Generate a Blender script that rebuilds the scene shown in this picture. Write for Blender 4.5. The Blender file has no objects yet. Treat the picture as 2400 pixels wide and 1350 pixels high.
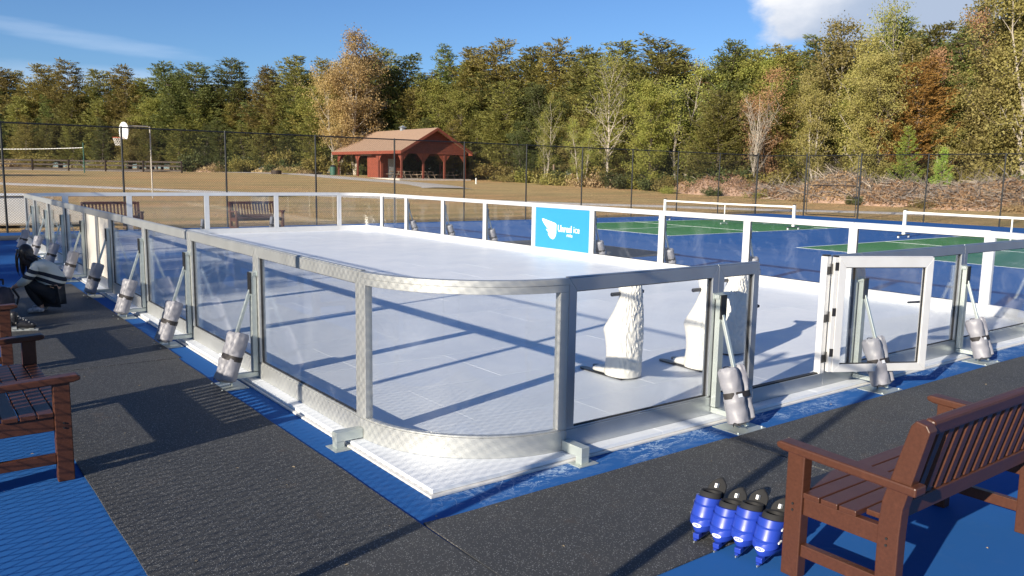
import bpy, bmesh, math, random
import numpy as np
from mathutils import Vector, Matrix, noise
C = bpy.context.scene.collection
SC = bpy.context.scene
rnd = random.Random(7)
R_ = math.radians

# ------------------------------------------------------------------ camera
pitch, roll, yaw = .1390449, .0169155, .6474004
F = Vector((math.cos(pitch)*math.sin(yaw), math.cos(pitch)*math.cos(yaw), -math.sin(pitch)))
Rt = Vector((math.cos(yaw), -math.sin(yaw), 0)); Up = Rt.cross(F)
R2 = Rt*math.cos(roll)+Up*math.sin(roll); U2 = -Rt*math.sin(roll)+Up*math.cos(roll)
cam = bpy.data.objects.new('camera', bpy.data.cameras.new('camera')); C.objects.link(cam)
m = Matrix.Identity(4)
for i in range(3):
    m[i][0] = R2[i]; m[i][1] = U2[i]; m[i][2] = -F[i]
m[0][3], m[1][3], m[2][3] = -2.46514, -3.962166, 1.865898
cam.matrix_world = m
cam.data.sensor_width = 36; cam.data.lens = 1912.89/2400*36
cam.data.clip_start = .05; cam.data.clip_end = 3000
SC.camera = cam

# ------------------------------------------------------------------ light
SUN = Vector((-2.58, -.687, 1)).normalized()       # towards the sun
elev = math.asin(SUN.z); azi = math.atan2(SUN.x, SUN.y)
sd = bpy.data.lights.new('sun', 'SUN'); sd.energy = 5.0; sd.angle = R_(.5); sd.color = (1, .9, .74)
sun = bpy.data.objects.new('sun', sd); C.objects.link(sun)
sun.rotation_euler = SUN.to_track_quat('Z', 'Y').to_euler(); sun.location = (-20, -5, 12)

W = bpy.data.worlds.new('World'); SC.world = W; W.use_nodes = True
nt = W.node_tree; nt.nodes.clear()
def N(t, **k):
    n = nt.nodes.new(t)
    for a, b in k.items(): setattr(n, a, b)
    return n
def lk(a, b): nt.links.new(a, b)
def mth(op, a, b=None, c=None):
    n = N('ShaderNodeMath', operation=op)
    for i, v in enumerate((a, b, c)):
        if v is None: continue
        if isinstance(v, (int, float)): n.inputs[i].default_value = v
        else: lk(v, n.inputs[i])
    return n.outputs[0]
out = N('ShaderNodeOutputWorld'); bg = N('ShaderNodeBackground'); lk(bg.outputs[0], out.inputs[0])
sky = N('ShaderNodeTexSky', sky_type='NISHITA', sun_disc=False)
sky.sun_elevation = elev; sky.sun_rotation = azi % (2*math.pi)
sky.altitude = 300; sky.air_density = 1.0; sky.dust_density = .25; sky.ozone_density = 2.2
bg.inputs[1].default_value = .061
tc = N('ShaderNodeTexCoord'); sep = N('ShaderNodeSeparateXYZ'); lk(tc.outputs['Generated'], sep.inputs[0])
az = mth('ARCTAN2', sep.outputs[0], sep.outputs[1]); el = mth('ARCSINE', sep.outputs[2])
def cloud(a0, e0, wa, we, tilt, nscale, sx, sy, lo, hi, amp):
    da = mth('SUBTRACT', az, a0); de = mth('SUBTRACT', mth('SUBTRACT', el, e0), mth('MULTIPLY', da, tilt))
    r = mth('ADD', mth('POWER', mth('ABSOLUTE', mth('DIVIDE', da, wa)), 2), mth('POWER', mth('ABSOLUTE', mth('DIVIDE', de, we)), 2))
    cmb = N('ShaderNodeCombineXYZ'); lk(mth('MULTIPLY', az, sx), cmb.inputs[0]); lk(mth('MULTIPLY', el, sy), cmb.inputs[1])
    nz = N('ShaderNodeTexNoise'); nz.inputs['Scale'].default_value = nscale; nz.inputs['Detail'].default_value = 9; nz.inputs['Roughness'].default_value = .55
    lk(cmb.outputs[0], nz.inputs['Vector'])
    v = mth('ADD', mth('SUBTRACT', 1, r), mth('MULTIPLY', mth('SUBTRACT', nz.outputs[0], .5), amp))
    mr = N('ShaderNodeMapRange', interpolation_type='SMOOTHSTEP'); lk(v, mr.inputs[0]); mr.inputs[1].default_value = lo; mr.inputs[2].default_value = hi
    return mr.outputs[0], de, nz.outputs[0]
col = sky.outputs[0]
def mix(fac, a, b):
    n = N('ShaderNodeMix', data_type='RGBA'); lk(fac, n.inputs[0]); lk(a, n.inputs[6])
    if isinstance(b, tuple): n.inputs[7].default_value = b
    else: lk(b, n.inputs[7])
    return n.outputs[2]
# deeper blue as seen in the photograph
g = N('ShaderNodeMix', data_type='RGBA', blend_type='MULTIPLY'); g.inputs[0].default_value = 1
lk(col, g.inputs[6]); g.inputs[7].default_value = (.62, .86, 1.22, 1); col = g.outputs[2]
m1, d1, n1 = cloud(.17, .133, .17, .012, -.10, 5, 2, 14, .1, 1.2, 1.6)
col = mix(mth('MULTIPLY', m1, .18), col, (9, 10, 11.5, 1))
m2, d2, n2 = cloud(.2, .09, .4, .02, 0, 4, 2, 10, .1, 1.4, 1.4)
col = mix(mth('MULTIPLY', m2, .4), col, (8, 9, 10.8, 1))
m3, d3, n3 = cloud(1.11, .192, .20, .060, .03, 9, 1, 1.6, -.1, .3, 1.7)
# lit top left lobes, grey belly: shade from the noise and the height in the cloud
sh = N('ShaderNodeMapRange', interpolation_type='SMOOTHSTEP'); lk(mth('ADD', mth('ADD', mth('MULTIPLY', d3, 9), mth('MULTIPLY', n3, 1.6)), mth('MULTIPLY', mth('SUBTRACT', 1.0, az), 3.0)), sh.inputs[0])
sh.inputs[1].default_value = .35; sh.inputs[2].default_value = 1.35
cc = N('ShaderNodeMix', data_type='RGBA'); lk(sh.outputs[0], cc.inputs[0]); cc.inputs[6].default_value = (4.3, 5.2, 6.8, 1); cc.inputs[7].default_value = (10., 10., 10.2, 1)
col = mix(m3, col, cc.outputs[2])
lk(col, bg.inputs[0])

SC.render.engine = 'CYCLES'
SC.view_settings.view_transform = 'Standard'; SC.view_settings.look = 'None'
SC.view_settings.exposure = .82; SC.view_settings.gamma = 1
SC.cycles.max_bounces = 8; SC.cycles.transparent_max_bounces = 24

# ------------------------------------------------------------------ materials
def mat(name, color, rough=.6, metal=0., spec=.5, noise_amt=0., nscale=8., bump=0., bscale=60., sub=0., col2=None, coord='Object', stretch=None, rvar=0.):
    M = bpy.data.materials.new(name); M.use_nodes = True
    t = M.node_tree; b = t.nodes['Principled BSDF']
    b.inputs['Base Color'].default_value = (*color, 1); b.inputs['Roughness'].default_value = rough
    b.inputs['Metallic'].default_value = metal; b.inputs['Specular IOR Level'].default_value = spec
    L = t.links.new
    if noise_amt or bump or rvar:
        c = t.nodes.new('ShaderNodeTexCoord'); v = c.outputs[coord]
        if stretch:
            mp = t.nodes.new('ShaderNodeMapping'); mp.inputs['Scale'].default_value = stretch; L(v, mp.inputs[0]); v = mp.outputs[0]
    if noise_amt:
        n = t.nodes.new('ShaderNodeTexNoise'); n.inputs['Scale'].default_value = nscale; n.inputs['Detail'].default_value = 6; n.inputs['Roughness'].default_value = .62
        L(v, n.inputs['Vector'])
        r = t.nodes.new('ShaderNodeMapRange'); r.inputs[1].default_value = .3; r.inputs[2].default_value = .7; L(n.outputs[0], r.inputs[0])
        x = t.nodes.new('ShaderNodeMix'); x.data_type = 'RGBA'
        a = color if col2 else tuple(q*(1-noise_amt) for q in color)
        d = col2 if col2 else tuple(min(1, q*(1+noise_amt)) for q in color)
        x.inputs[6].default_value = (*a, 1); x.inputs[7].default_value = (*d, 1)
        L(r.outputs[0], x.inputs[0]); L(x.outputs[2], b.inputs['Base Color'])
        if rvar:
            q = t.nodes.new('ShaderNodeMapRange'); q.inputs[1].default_value = .3; q.inputs[2].default_value = .7
            q.inputs[3].default_value = rough-rvar; q.inputs[4].default_value = rough+rvar
            L(n.outputs[0], q.inputs[0]); L(q.outputs[0], b.inputs['Roughness'])
    if bump:
        n = t.nodes.new('ShaderNodeTexNoise'); n.inputs['Scale'].default_value = bscale; n.inputs['Detail'].default_value = 5
        L(v, n.inputs['Vector'])
        bp = t.nodes.new('ShaderNodeBump'); bp.inputs['Strength'].default_value = bump; bp.inputs['Distance'].default_value = .01
        L(n.outputs[0], bp.inputs['Height']); L(bp.outputs[0], b.inputs['Normal'])
    return M
class G:   # small node-graph helper for the custom materials
    def __init__(s, name):
        s.M = bpy.data.materials.new(name); s.M.use_nodes = True; s.t = s.M.node_tree
        s.b = s.t.nodes['Principled BSDF']; s.c = s.t.nodes.new('ShaderNodeTexCoord')
    def n(s, ty, **k):
        q = s.t.nodes.new(ty)
        for a, b in k.items(): setattr(q, a, b)
        return q
    def l(s, a, b): s.t.links.new(a, b)
    def m(s, op, a, b=0., c=0.):
        q = s.n('ShaderNodeMath', operation=op)
        for i, v in enumerate((a, b, c)):
            if isinstance(v, (int, float)): q.inputs[i].default_value = v
            else: s.l(v, q.inputs[i])
        return q.outputs[0]
    def mapping(s, v, sc, loc=(0, 0, 0), rot=(0, 0, 0)):
        q = s.n('ShaderNodeMapping'); q.inputs['Scale'].default_value = sc; q.inputs['Location'].default_value = loc; q.inputs['Rotation'].default_value = rot
        s.l(v, q.inputs[0]); return q.outputs[0]
    def noise(s, v, sc, det=5, ro=.6, dist=0.):
        q = s.n('ShaderNodeTexNoise'); q.inputs['Scale'].default_value = sc; q.inputs['Detail'].default_value = det
        q.inputs['Roughness'].default_value = ro; q.inputs['Distortion'].default_value = dist; s.l(v, q.inputs['Vector']); return q.outputs[0]
    def rng(s, v, a, b, c=0., d=1., smooth=False):
        q = s.n('ShaderNodeMapRange'); 
        if smooth: q.interpolation_type = 'SMOOTHSTEP'
        for i, x in enumerate((a, b, c, d)): q.inputs[i+1].default_value = x
        s.l(v, q.inputs[0]); return q.outputs[0]
    def mix(s, f, a, b):
        q = s.n('ShaderNodeMix', data_type='RGBA')
        if isinstance(f, (int, float)): q.inputs[0].default_value = f
        else: s.l(f, q.inputs[0])
        for i, v in ((6, a), (7, b)):
            if isinstance(v, tuple): q.inputs[i].default_value = (*v, 1)
            else: s.l(v, q.inputs[i])
        return q.outputs[2]
    def bump(s, h, st, dist=.01):
        q = s.n('ShaderNodeBump'); q.inputs['Strength'].default_value = st; q.inputs['Distance'].default_value = dist
        s.l(h, q.inputs['Height']); s.l(q.outputs[0], s.b.inputs['Normal'])

# blue acrylic court coating with chalky scum swirls beside the rink front
g = G('court_blue'); o = g.c.outputs['Object']
big = g.noise(o, .35, 6, .6); fine = g.noise(o, 9, 6, .7)
base = g.mix(g.rng(big, .3, .7), (.015, .088, .285), (.019, .103, .325))
base = g.mix(g.m('MULTIPLY', g.rng(fine, .55, .8), .35), base, (.06, .12, .27))
sp = g.n('ShaderNodeSeparateXYZ'); g.l(o, sp.inputs[0])
warp = g.noise(o, 1.7, 4, .6, 1.2)
band = g.m('MULTIPLY', g.rng(g.m('ADD', sp.outputs[1], g.m('MULTIPLY', g.m('SUBTRACT', warp, .5), .32)), -.42, -.14, smooth=True), g.rng(sp.outputs[0], -.25, .5))
rid = g.n('ShaderNodeTexNoise', noise_type='RIDGED_MULTIFRACTAL') if hasattr(bpy.types.ShaderNodeTexNoise, 'noise_type') else g.n('ShaderNodeTexNoise')
rid.inputs['Scale'].default_value = 2.2; rid.inputs['Detail'].default_value = 6; rid.inputs['Distortion'].default_value = 1.4
g.l(g.mapping(o, (1, 2.6, 1), rot=(0, 0, -.15)), rid.inputs['Vector'])
st = g.m('MULTIPLY', g.m('MULTIPLY', g.m('ADD', g.m('MULTIPLY', g.m('MAXIMUM', g.rng(g.m('ABSOLUTE', g.m('SUBTRACT', g.noise(o, 2.1, 7, .62, 2.2), .5)), .0, .022, 1., 0.), g.rng(g.m('ABSOLUTE', g.m('SUBTRACT', g.noise(g.mapping(o, (1, 2.2, 1), (4, 2, 0)), 3.3, 7, .66, 1.6), .47)), .0, .02, 1., 0.)), g.rng(g.noise(o, 1.9, 3, .5), .44, .6)), g.m('MULTIPLY', g.rng(g.noise(g.mapping(o, (1, 3, 1), rot=(0, 0, -.2)), 2.6, 8, .7, 1.5), .5, .75), .35)), band), g.rng(sp.outputs[1], .1, 0.))
st = g.m('MINIMUM', st, .8)
col = g.mix(st, base, (.45, .58, .72))
# paint scuffs out on the open court
sc = g.m('MULTIPLY', g.rng(g.noise(o, 1.3, 7, .75, 1.5), .64, .74), .25)
col = g.mix(sc, col, (.2, .32, .5))
g.l(col, g.b.inputs['Base Color']); g.b.inputs['Roughness'].default_value = .8; g.b.inputs['Specular IOR Level'].default_value = .12
g.bump(g.noise(o, 260, 3, .6), .25, .002); COURT = g.M
g = G('court_green'); o = g.c.outputs['Object']
g.l(g.mix(g.rng(g.noise(o, .6, 6), .3, .7), (.045, .17, .055), (.06, .21, .07)), g.b.inputs['Base Color']); g.b.inputs['Specular IOR Level'].default_value = .1; g.b.inputs['Roughness'].default_value = .8; GREEN = g.M
LINE = mat('line_paint', (.75, .8, .8), .6, noise_amt=.08, nscale=6)
# speckled black rubber mat
g = G('rubber_mat'); o = g.c.outputs['Object']
vo = g.n('ShaderNodeTexVoronoi'); vo.inputs['Scale'].default_value = 150; g.l(o, vo.inputs['Vector'])
cs = g.n('ShaderNodeSeparateXYZ'); g.l(vo.outputs['Color'], cs.inputs[0])
fl = g.m('MULTIPLY', g.rng(cs.outputs[0], .74, .80), g.rng(vo.outputs['Distance'], .5, .32))
base = g.mix(g.rng(g.noise(o, 1.6, 5), .3, .7), (.038, .039, .042), (.058, .058, .057))
base = g.mix(g.rng(g.noise(o, 320, 2), .35, .65), base, (.028, .03, .032))
base = g.mix(g.m('MULTIPLY', g.rng(g.noise(o, 3.2, 8, .7), .6, .72), .4), base, (.09, .055, .03))
g.l(g.mix(fl, base, g.mix(cs.outputs[1], (.18, .175, .16), (.30, .31, .32))), g.b.inputs['Base Color'])
g.b.inputs['Roughness'].default_value = .68; g.bump(g.noise(o, 300, 3), .5, .003); RUBBER = g.M
# synthetic ice: white polyethylene with faint skate scratches and scuffs
def icemat(name, scr=1.):
    g = G(name); o = g.c.outputs['Object']
    oi = g.n('ShaderNodeObjectInfo')
    base = g.mix(oi.outputs['Random'], (.70, .735, .775), (.765, .79, .82))
    base = g.mix(g.rng(g.noise(o, .9, 7, .65), .35, .7), base, (.64, .68, .74))
    s1 = g.rng(g.noise(g.mapping(o, (1.1, 14, 1), rot=(0, 0, .5)), 3, 7, .7, .6), .58, .75)
    s2 = g.rng(g.noise(g.mapping(o, (12, 1, 1), rot=(0, 0, .35)), 3, 7, .7, .8), .6, .75)
    base = g.mix(g.m('MULTIPLY', g.m('MAXIMUM', s1, s2),   .38*scr), base, (.42, .46, .54))
    base = g.mix(g.m('MULTIPLY', g.rng(g.noise(o, .45, 8, .72, .8), .52, .72), .5), base, (.50, .54, .61))
    dots = g.rng(g.noise(o, 45, 2, .5), .74, .78)
    base = g.mix(g.m('MULTIPLY', dots, .6), base, (.3, .3, .32))
    g.l(base, g.b.inputs['Base Color']); g.b.inputs['Specular IOR Level'].default_value = .5
    g.l(g.rng(g.noise(o, 2.2, 6), .3, .7, .34, .5), g.b.inputs['Roughness'])
    g.bump(g.noise(g.mapping(o, (1, 6, 1), rot=(0, 0, .4)), 14, 6, .7), .12, .002); return g.M
ICE = icemat('synthetic_ice')
LEDGE = mat('ledge_board', (.62, .61, .585), .45, noise_amt=.10, nscale=7, bump=.2, bscale=80)
# anodised aluminium, one finish, with sunlit and shaded sides put into its colour
def alu(name, c, metal, ro, aniso=True):
    g = G(name); o = g.c.outputs['Object']
    n = g.noise(g.mapping(o, (1.2, 1.2, 1.2)), 2.2, 6, .7); f = g.noise(o, 40, 4, .7)
    base = g.mix(g.rng(n, .3, .7), tuple(q*.9 for q in c), c)
    base = g.mix(g.m('MULTIPLY', g.rng(f, .62, .75), .3), base, tuple(min(1, q*1.25) for q in c))
    g.l(base, g.b.inputs['Base Color']); g.b.inputs['Metallic'].default_value = metal
    g.l(g.rng(n, .3, .7, ro-.06, ro+.08), g.b.inputs['Roughness']); g.bump(g.noise(o, 90, 3), .05, .001); return g.M
ALU = alu('anodised_aluminium_shaded', (.50, .52, .54), .88, .34)  # darker copy, toned for the shaded front frames
ALU3 = alu('anodised_aluminium_mid_lit', (.53, .54, .53), .66, .50)  # copy toned between shaded and sunlit, for left frames and near corner
ALU2 = alu('anodised_aluminium_sunlit', (.72, .72, .72), .40, .42)  # lighter copy, toned for the sunlit far frames; gate and hinge post too
GALV = alu('galvanised_steel', (.52, .57, .55), .6, .42)
BLACK = mat('black_rubber', (.012, .012, .013), .55)
BLACKP = mat('black_plastic', (.018, .018, .02), .35)
# glass sheet: clear with a fresnel mirror layer, scuffs and puck marks
def glassmat(name, tint, scuff, seed):
    M = bpy.data.materials.new(name); M.use_nodes = True; t = M.node_tree; t.nodes.clear()
    g = G.__new__(G); g.M = M; g.t = t; g.c = t.nodes.new('ShaderNodeTexCoord')
    o = g.mapping(g.c.outputs['Object'], (1, 1, 1), (seed*3.1, seed*1.7, seed))
    out = g.n('ShaderNodeOutputMaterial'); tr = g.n('ShaderNodeBsdfTransparent'); tr.inputs[0].default_value = (*tint, 1)
    gl = g.n('ShaderNodeBsdfGlossy'); gl.inputs['Roughness'].default_value = .01; gl.inputs[0].default_value = (1, 1, 1, 1)
    ge = g.n('ShaderNodeNewGeometry'); dp = g.n('ShaderNodeVectorMath', operation='DOT_PRODUCT'); g.l(ge.outputs['Normal'], dp.inputs[0]); g.l(ge.outputs['Incoming'], dp.inputs[1])
    fr = g.m('ADD', .035, g.m('MULTIPLY', .9, g.m('POWER', g.m('SUBTRACT', 1., g.m('ABSOLUTE', dp.outputs['Value'])), 5.)))
    m1 = g.n('ShaderNodeMixShader'); g.l(fr, m1.inputs[0]); g.l(tr.outputs[0], m1.inputs[1]); g.l(gl.outputs[0], m1.inputs[2])
    df = g.n('ShaderNodeBsdfDiffuse'); df.inputs[0].default_value = (.8, .84, .9, 1)
    haze = g.m('ADD', g.m('MULTIPLY', g.rng(g.noise(o, 2.3, 8, .75, 1.2), .52, .85), .05*scuff), .004)
    marks = g.m('MULTIPLY', g.rng(g.noise(g.mapping(o, (9, 9, 2.2), rot=(0, .3, 0)), 2.2, 6, .85, 2.0), .72, .8), .4*scuff)
    m2 = g.n('ShaderNodeMixShader'); g.l(g.m('ADD', haze, marks), m2.inputs[0]); g.l(m1.outputs[0], m2.inputs[1]); g.l(df.outputs[0], m2.inputs[2])
    g.l(m2.outputs[0], out.inputs[0]); return M
GLASS = glassmat('rink_glass', (.988, .992, .99), 1., 1)
GLASS2 = glassmat('rink_glass_scuffed', (.98, .985, .985), 1.6, 2)
CREAM = mat('cream_panel', (.66, .62, .55), .4, noise_amt=.05, nscale=3)
CYAN = mat('cyan_print', (.028, .235, .50), .35, noise_amt=.03, nscale=2)
WHITEP = mat('white_print', (.85, .87, .9), .4)
FENCE = mat('black_fence_vinyl', (.012, .013, .014), .42)
# bench lumber
def lumber(name, c, c2):
    g = G(name); o = g.c.outputs['Object']
    n = g.noise(g.mapping(o, (2, 26, 26)), 2.5, 6, .7); b2 = g.noise(o, 18, 6, .7)
    base = g.mix(g.rng(n, .3, .7), c, c2); base = g.mix(g.m('MULTIPLY', g.rng(b2, .55, .8), .5), base, tuple(q*1.5 for q in c2))
    g.l(base, g.b.inputs['Base Color']); g.b.inputs['Roughness'].default_value = .42; g.b.inputs['Specular IOR Level'].default_value = .4
    g.bump(b2, .35, .002); return g.M
BENCH = lumber('brown_recycled_lumber', (.055, .020, .011), (.080, .029, .016))
BAG = mat('grey_bag_vinyl', (.235, .235, .265), .5, noise_amt=.08, nscale=9, bump=.5, bscale=14)
WEB = mat('black_webbing', (.02, .017, .018), .7)
BEAR = mat('white_moulded_plastic', (.66, .645, .60), .42, noise_amt=.05, nscale=4)
BLUEP = mat('blue_skate_shell', (.016, .045, .34), .38, noise_amt=.06, nscale=10)
LINER = mat('black_liner', (.012, .012, .013), .8)
REDW = mat('red_stained_wood', (.21, .050, .026), .62, noise_amt=.22, nscale=2.2, bump=.4, bscale=6)
REDD = mat('red_stained_siding', (.165, .042, .025), .65, noise_amt=.2, nscale=2)
ROOF = mat('tan_shingle', (.31, .205, .14), .85, noise_amt=.14, nscale=3, stretch=(1, 1, 5), bump=.6, bscale=9)
GREYM = mat('grey_metal', (.42, .45, .47), .45, .5)
WOODT = mat('weathered_wood', (.22, .16, .11), .7, noise_amt=.3, nscale=3)
DWOOD = mat('dark_fence_wood', (.035, .022, .016), .7, noise_amt=.3, nscale=4)
GRNM = mat('green_paint', (.03, .10, .07), .5)
WHITEPT = mat('white_paint', (.78, .78, .76), .45, noise_amt=.05, nscale=5)
NETM = mat('net_cord', (.8, .78, .74), .7)
ORANGE = mat('orange_rim', (.6, .12, .03), .45)
def treemat(name, a, b, c, trans=.25, ns=.9):
    g = G(name); o = g.c.outputs['Object']; oi = g.n('ShaderNodeObjectInfo')
    v = g.n('ShaderNodeVectorMath', operation='ADD'); g.l(o, v.inputs[0]); g.l(oi.outputs['Location'], v.inputs[1])
    n = g.rng(g.noise(v.outputs[0], ns, 3, .6), .35, .65); f = g.rng(g.noise(v.outputs[0], 9, 2, .6), .35, .65)
    base = g.mix(n, a, b); base = g.mix(g.m('MULTIPLY', f, .6), base, c)
    h = g.n('ShaderNodeHueSaturation'); g.l(base, h.inputs['Color'])
    g.l(g.rng(oi.outputs['Random'], 0, 1, .488, .512), h.inputs['Hue']); g.l(g.rng(oi.outputs['Random'], 0, 1, .72, 1.35), h.inputs['Value'])
    g.l(h.outputs[0], g.b.inputs['Base Color']); g.b.inputs['Roughness'].default_value = .6; g.b.inputs['Specular IOR Level'].default_value = .25
    tl = g.n('ShaderNodeBsdfTranslucent'); g.l(h.outputs[0], tl.inputs[0]); ms = g.n('ShaderNodeMixShader'); ms.inputs[0].default_value = trans
    g.l(g.b.outputs[0], ms.inputs[1]); g.l(tl.outputs[0], ms.inputs[2])
    g.l(ms.outputs[0], [q for q in g.t.nodes if q.type == 'OUTPUT_MATERIAL'][0].inputs[0]); return g.M
PINE = treemat('pine_needles', (.15, .155, .042), (.26, .24, .068), (.20, .185, .05), .35)
PINEY = treemat('yellowing_pine_needles', (.20, .17, .045), (.30, .24, .075), (.20, .17, .05), .35)
PINED = treemat('dark_pine_needles', (.11, .14, .044), (.19, .205, .06), (.14, .155, .045), .35)
PINEO = treemat('rusty_pine_needles', (.26, .13, .03), (.34, .19, .05), (.2, .13, .04))
GOLD = treemat('golden_leaves', (.26, .225, .065), (.38, .31, .12), (.19, .18, .055), .35)
ORANGEL = treemat('orange_leaves', (.34, .24, .10), (.42, .32, .16), (.30, .18, .07), .35)
YELG = treemat('yellow_green_leaves', (.24, .26, .05), (.40, .36, .10), (.18, .20, .05), .35)
LIME = treemat('lime_leaves', (.30, .42, .07), (.42, .50, .12), (.24, .32, .05), .4)
RUST = treemat('rust_leaves', (.30, .15, .08), (.38, .22, .12), (.24, .13, .07), .3)
DGREEN = treemat('dark_shrub_leaves', (.045, .07, .022), (.09, .11, .035), (.12, .12, .04), .2)
BARK = mat('bark', (.12, .095, .075), .85, noise_amt=.3, nscale=6)
PALEBARK = mat('pale_bark', (.33, .29, .24), .8, noise_amt=.25, nscale=4)
# field grass with dry and green patches
g = G('dry_field_grass'); o = g.c.outputs['Object']
n1 = g.noise(g.mapping(o, (1, 1, 1)), .09, 6, .6); n2 = g.noise(g.mapping(o, (.5, 2.4, 1), rot=(0, 0, .55)), .22, 8, .72, .6); n3 = g.noise(o, 3.5, 8, .75); n4 = g.noise(o, 14, 5, .75)
base = g.mix(g.rng(n1, .38, .62), (.60, .37, .18), (.56, .41, .20))
base = g.mix(g.m('MULTIPLY', g.rng(n2, .47, .6), .85), base, (.34, .28, .12))
base = g.mix(g.m('MULTIPLY', g.rng(n3, .5, .72), .5), base, (.26, .19, .09))
base = g.mix(g.m('MULTIPLY', g.rng(n4, .5, .7), .5), base, (.58, .46, .27))
g.l(base, g.b.inputs['Base Color']); g.b.inputs['Roughness'].default_value = .9; g.b.inputs['Specular IOR Level'].default_value = .1
g.bump(n4, 1., .12); FIELD = g.M
GRAVEL = mat('gravel', (.50, .46, .41), .9, noise_amt=.22, nscale=4, bump=.5, bscale=20)
SAND = mat('sand', (.55, .47, .36), .95, noise_amt=.1, nscale=2)
MULCH = mat('mulch', (.33, .22, .16), .95, noise_amt=.35, nscale=2.5, bump=1., bscale=7)
TWIG = mat('dry_twigs', (.20, .17, .15), .9, noise_amt=.35, nscale=1.2)
TWIGP = mat('pale_twigs', (.40, .33, .26), .85, noise_amt=.2, nscale=1.2)
DRYLEAF = treemat('dead_leaves', (.28, .17, .09), (.38, .26, .15), (.20, .11, .07), .1)
STRAW = treemat('straw_grass', (.36, .26, .14), (.42, .31, .18), (.27, .19, .09), .2)

# ------------------------------------------------------------------ builders
class MB:
    def __init__(s): s.v = []; s.f = []
    def add(s, vs, fs):
        k = len(s.v); s.v += [tuple(v) for v in vs]; s.f += [tuple(i+k for i in f) for f in fs]; return s
    def box(s, x0, x1, y0, y1, z0, z1):
        return s.add([(x0,y0,z0),(x1,y0,z0),(x1,y1,z0),(x0,y1,z0),(x0,y0,z1),(x1,y0,z1),(x1,y1,z1),(x0,y1,z1)],
                     [(0,3,2,1),(4,5,6,7),(0,1,5,4),(1,2,6,5),(2,3,7,6),(3,0,4,7)])
    def bar(s, a, b, w, h, up=(0,0,1)):
        a, b = Vector(a), Vector(b); d = (b-a).normalized(); u = Vector(up)
        if abs(d.dot(u)) > .98: u = Vector((0,1,0))
        x = d.cross(u).normalized(); z = x.cross(d)
        vs = [p + x*(w/2*i) + z*(h/2*j) for p in (a, b) for i, j in ((-1,-1),(1,-1),(1,1),(-1,1))]
        return s.add(vs, [(0,1,2,3),(7,6,5,4),(0,4,5,1),(1,5,6,2),(2,6,7,3),(3,7,4,0)])
    def tube(s, a, b, r0, r1=None, n=8, caps=True):
        r1 = r0 if r1 is None else r1
        a, b = Vector(a), Vector(b); d = (b-a).normalized(); u = Vector((0,0,1)) if abs(d.z) < .95 else Vector((0,1,0))
        x = d.cross(u).normalized(); y = x.cross(d)
        vs = [p+(x*math.cos(2*math.pi*i/n)+y*math.sin(2*math.pi*i/n))*r for p, r in ((a,r0),(b,r1)) for i in range(n)]
        fs = [(i,(i+1)%n,n+(i+1)%n,n+i) for i in range(n)]
        if caps: fs += [tuple(range(n-1,-1,-1)), tuple(range(n,2*n))]
        return s.add(vs, fs)
    def prism(s, poly, z0, z1, ax='z'):   # polygon extruded along an axis
        n = len(poly)
        def P(a, b, c): return {'z':(a,b,c),'y':(a,c,b),'x':(c,a,b)}[ax]
        vs = [P(a,b,z0) for a,b in poly]+[P(a,b,z1) for a,b in poly]
        fs = [tuple(range(n-1,-1,-1)), tuple(range(n,2*n))]+[(i,(i+1)%n,n+(i+1)%n,n+i) for i in range(n)]
        return s.add(vs, fs)
    def rings(s, rings, cap=True, close=True):   # loft a list of equal-length rings
        n = len(rings[0]); k = len(s.v); vs = [p for r in rings for p in r]; fs = []
        for i in range(len(rings)-1):
            for j in range(n if close else n-1):
                a = i*n+j; b = i*n+(j+1)%n; fs.append((a, b, b+n, a+n))
        if cap: fs += [tuple(range(n-1,-1,-1)), tuple((len(rings)-1)*n+j for j in range(n))]
        return s.add(vs, fs)
    def path(s, pts, r, n=6):
        for a, b in zip(pts, pts[1:]): s.tube(a, b, r, n=n)
        return s
    def mesh(s, name, M, smooth=False):
        me = bpy.data.meshes.new(name); me.from_pydata([tuple(v) for v in s.v], [], s.f)
        bm = bmesh.new(); bm.from_mesh(me); bmesh.ops.recalc_face_normals(bm, faces=bm.faces); bm.to_mesh(me); bm.free()
        me.materials.append(M)
        if smooth:
            me.polygons.foreach_set('use_smooth', [True]*len(me.polygons))
            try: me.set_sharp_from_angle(angle=R_(40))
            except Exception: pass
        me.update(); return me
    def build(s, name, M, parent=None, bevel=0., smooth=False, **k):
        return obj(name, s.mesh(name, M, smooth), parent, bevel, **k)
def obj(name, me, parent=None, bevel=0., loc=None, rotz=0., label=None, cat=None, group=None, kind=None):
    o = bpy.data.objects.new(name, me); C.objects.link(o)
    if parent is not None: o.parent = parent
    if loc is not None: o.location = loc
    if rotz: o.rotation_euler[2] = rotz
    if bevel:
        b = o.modifiers.new('bevel', 'BEVEL'); b.width = bevel; b.segments = 2; b.limit_method = 'ANGLE'; b.angle_limit = R_(40)
    tag(o, label, cat, group, kind); return o
def tag(o, label=None, cat=None, group=None, kind=None):
    if label: o['label'] = label
    if cat: o['category'] = cat
    if group: o['group'] = group
    if kind: o['kind'] = kind
    return o
def thing(name, loc, rotz=0., label=None, cat=None, group=None):
    return obj(name, None, None, 0, loc, rotz, label, cat, group)
def dup(root, loc=None, rotz=None, scale=None, label=None, group=None):
    r = root.copy(); C.objects.link(r)
    if loc is not None: r.location = loc
    if rotz is not None: r.rotation_euler = (0, 0, rotz)
    if scale is not None: r.scale = scale
    if label: r['label'] = label
    if group: r['group'] = group
    for ch in root.children:
        c = ch.copy(); C.objects.link(c); c.parent = r
        for q in ch.children:
            d = q.copy(); C.objects.link(d); d.parent = c
    return r
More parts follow.
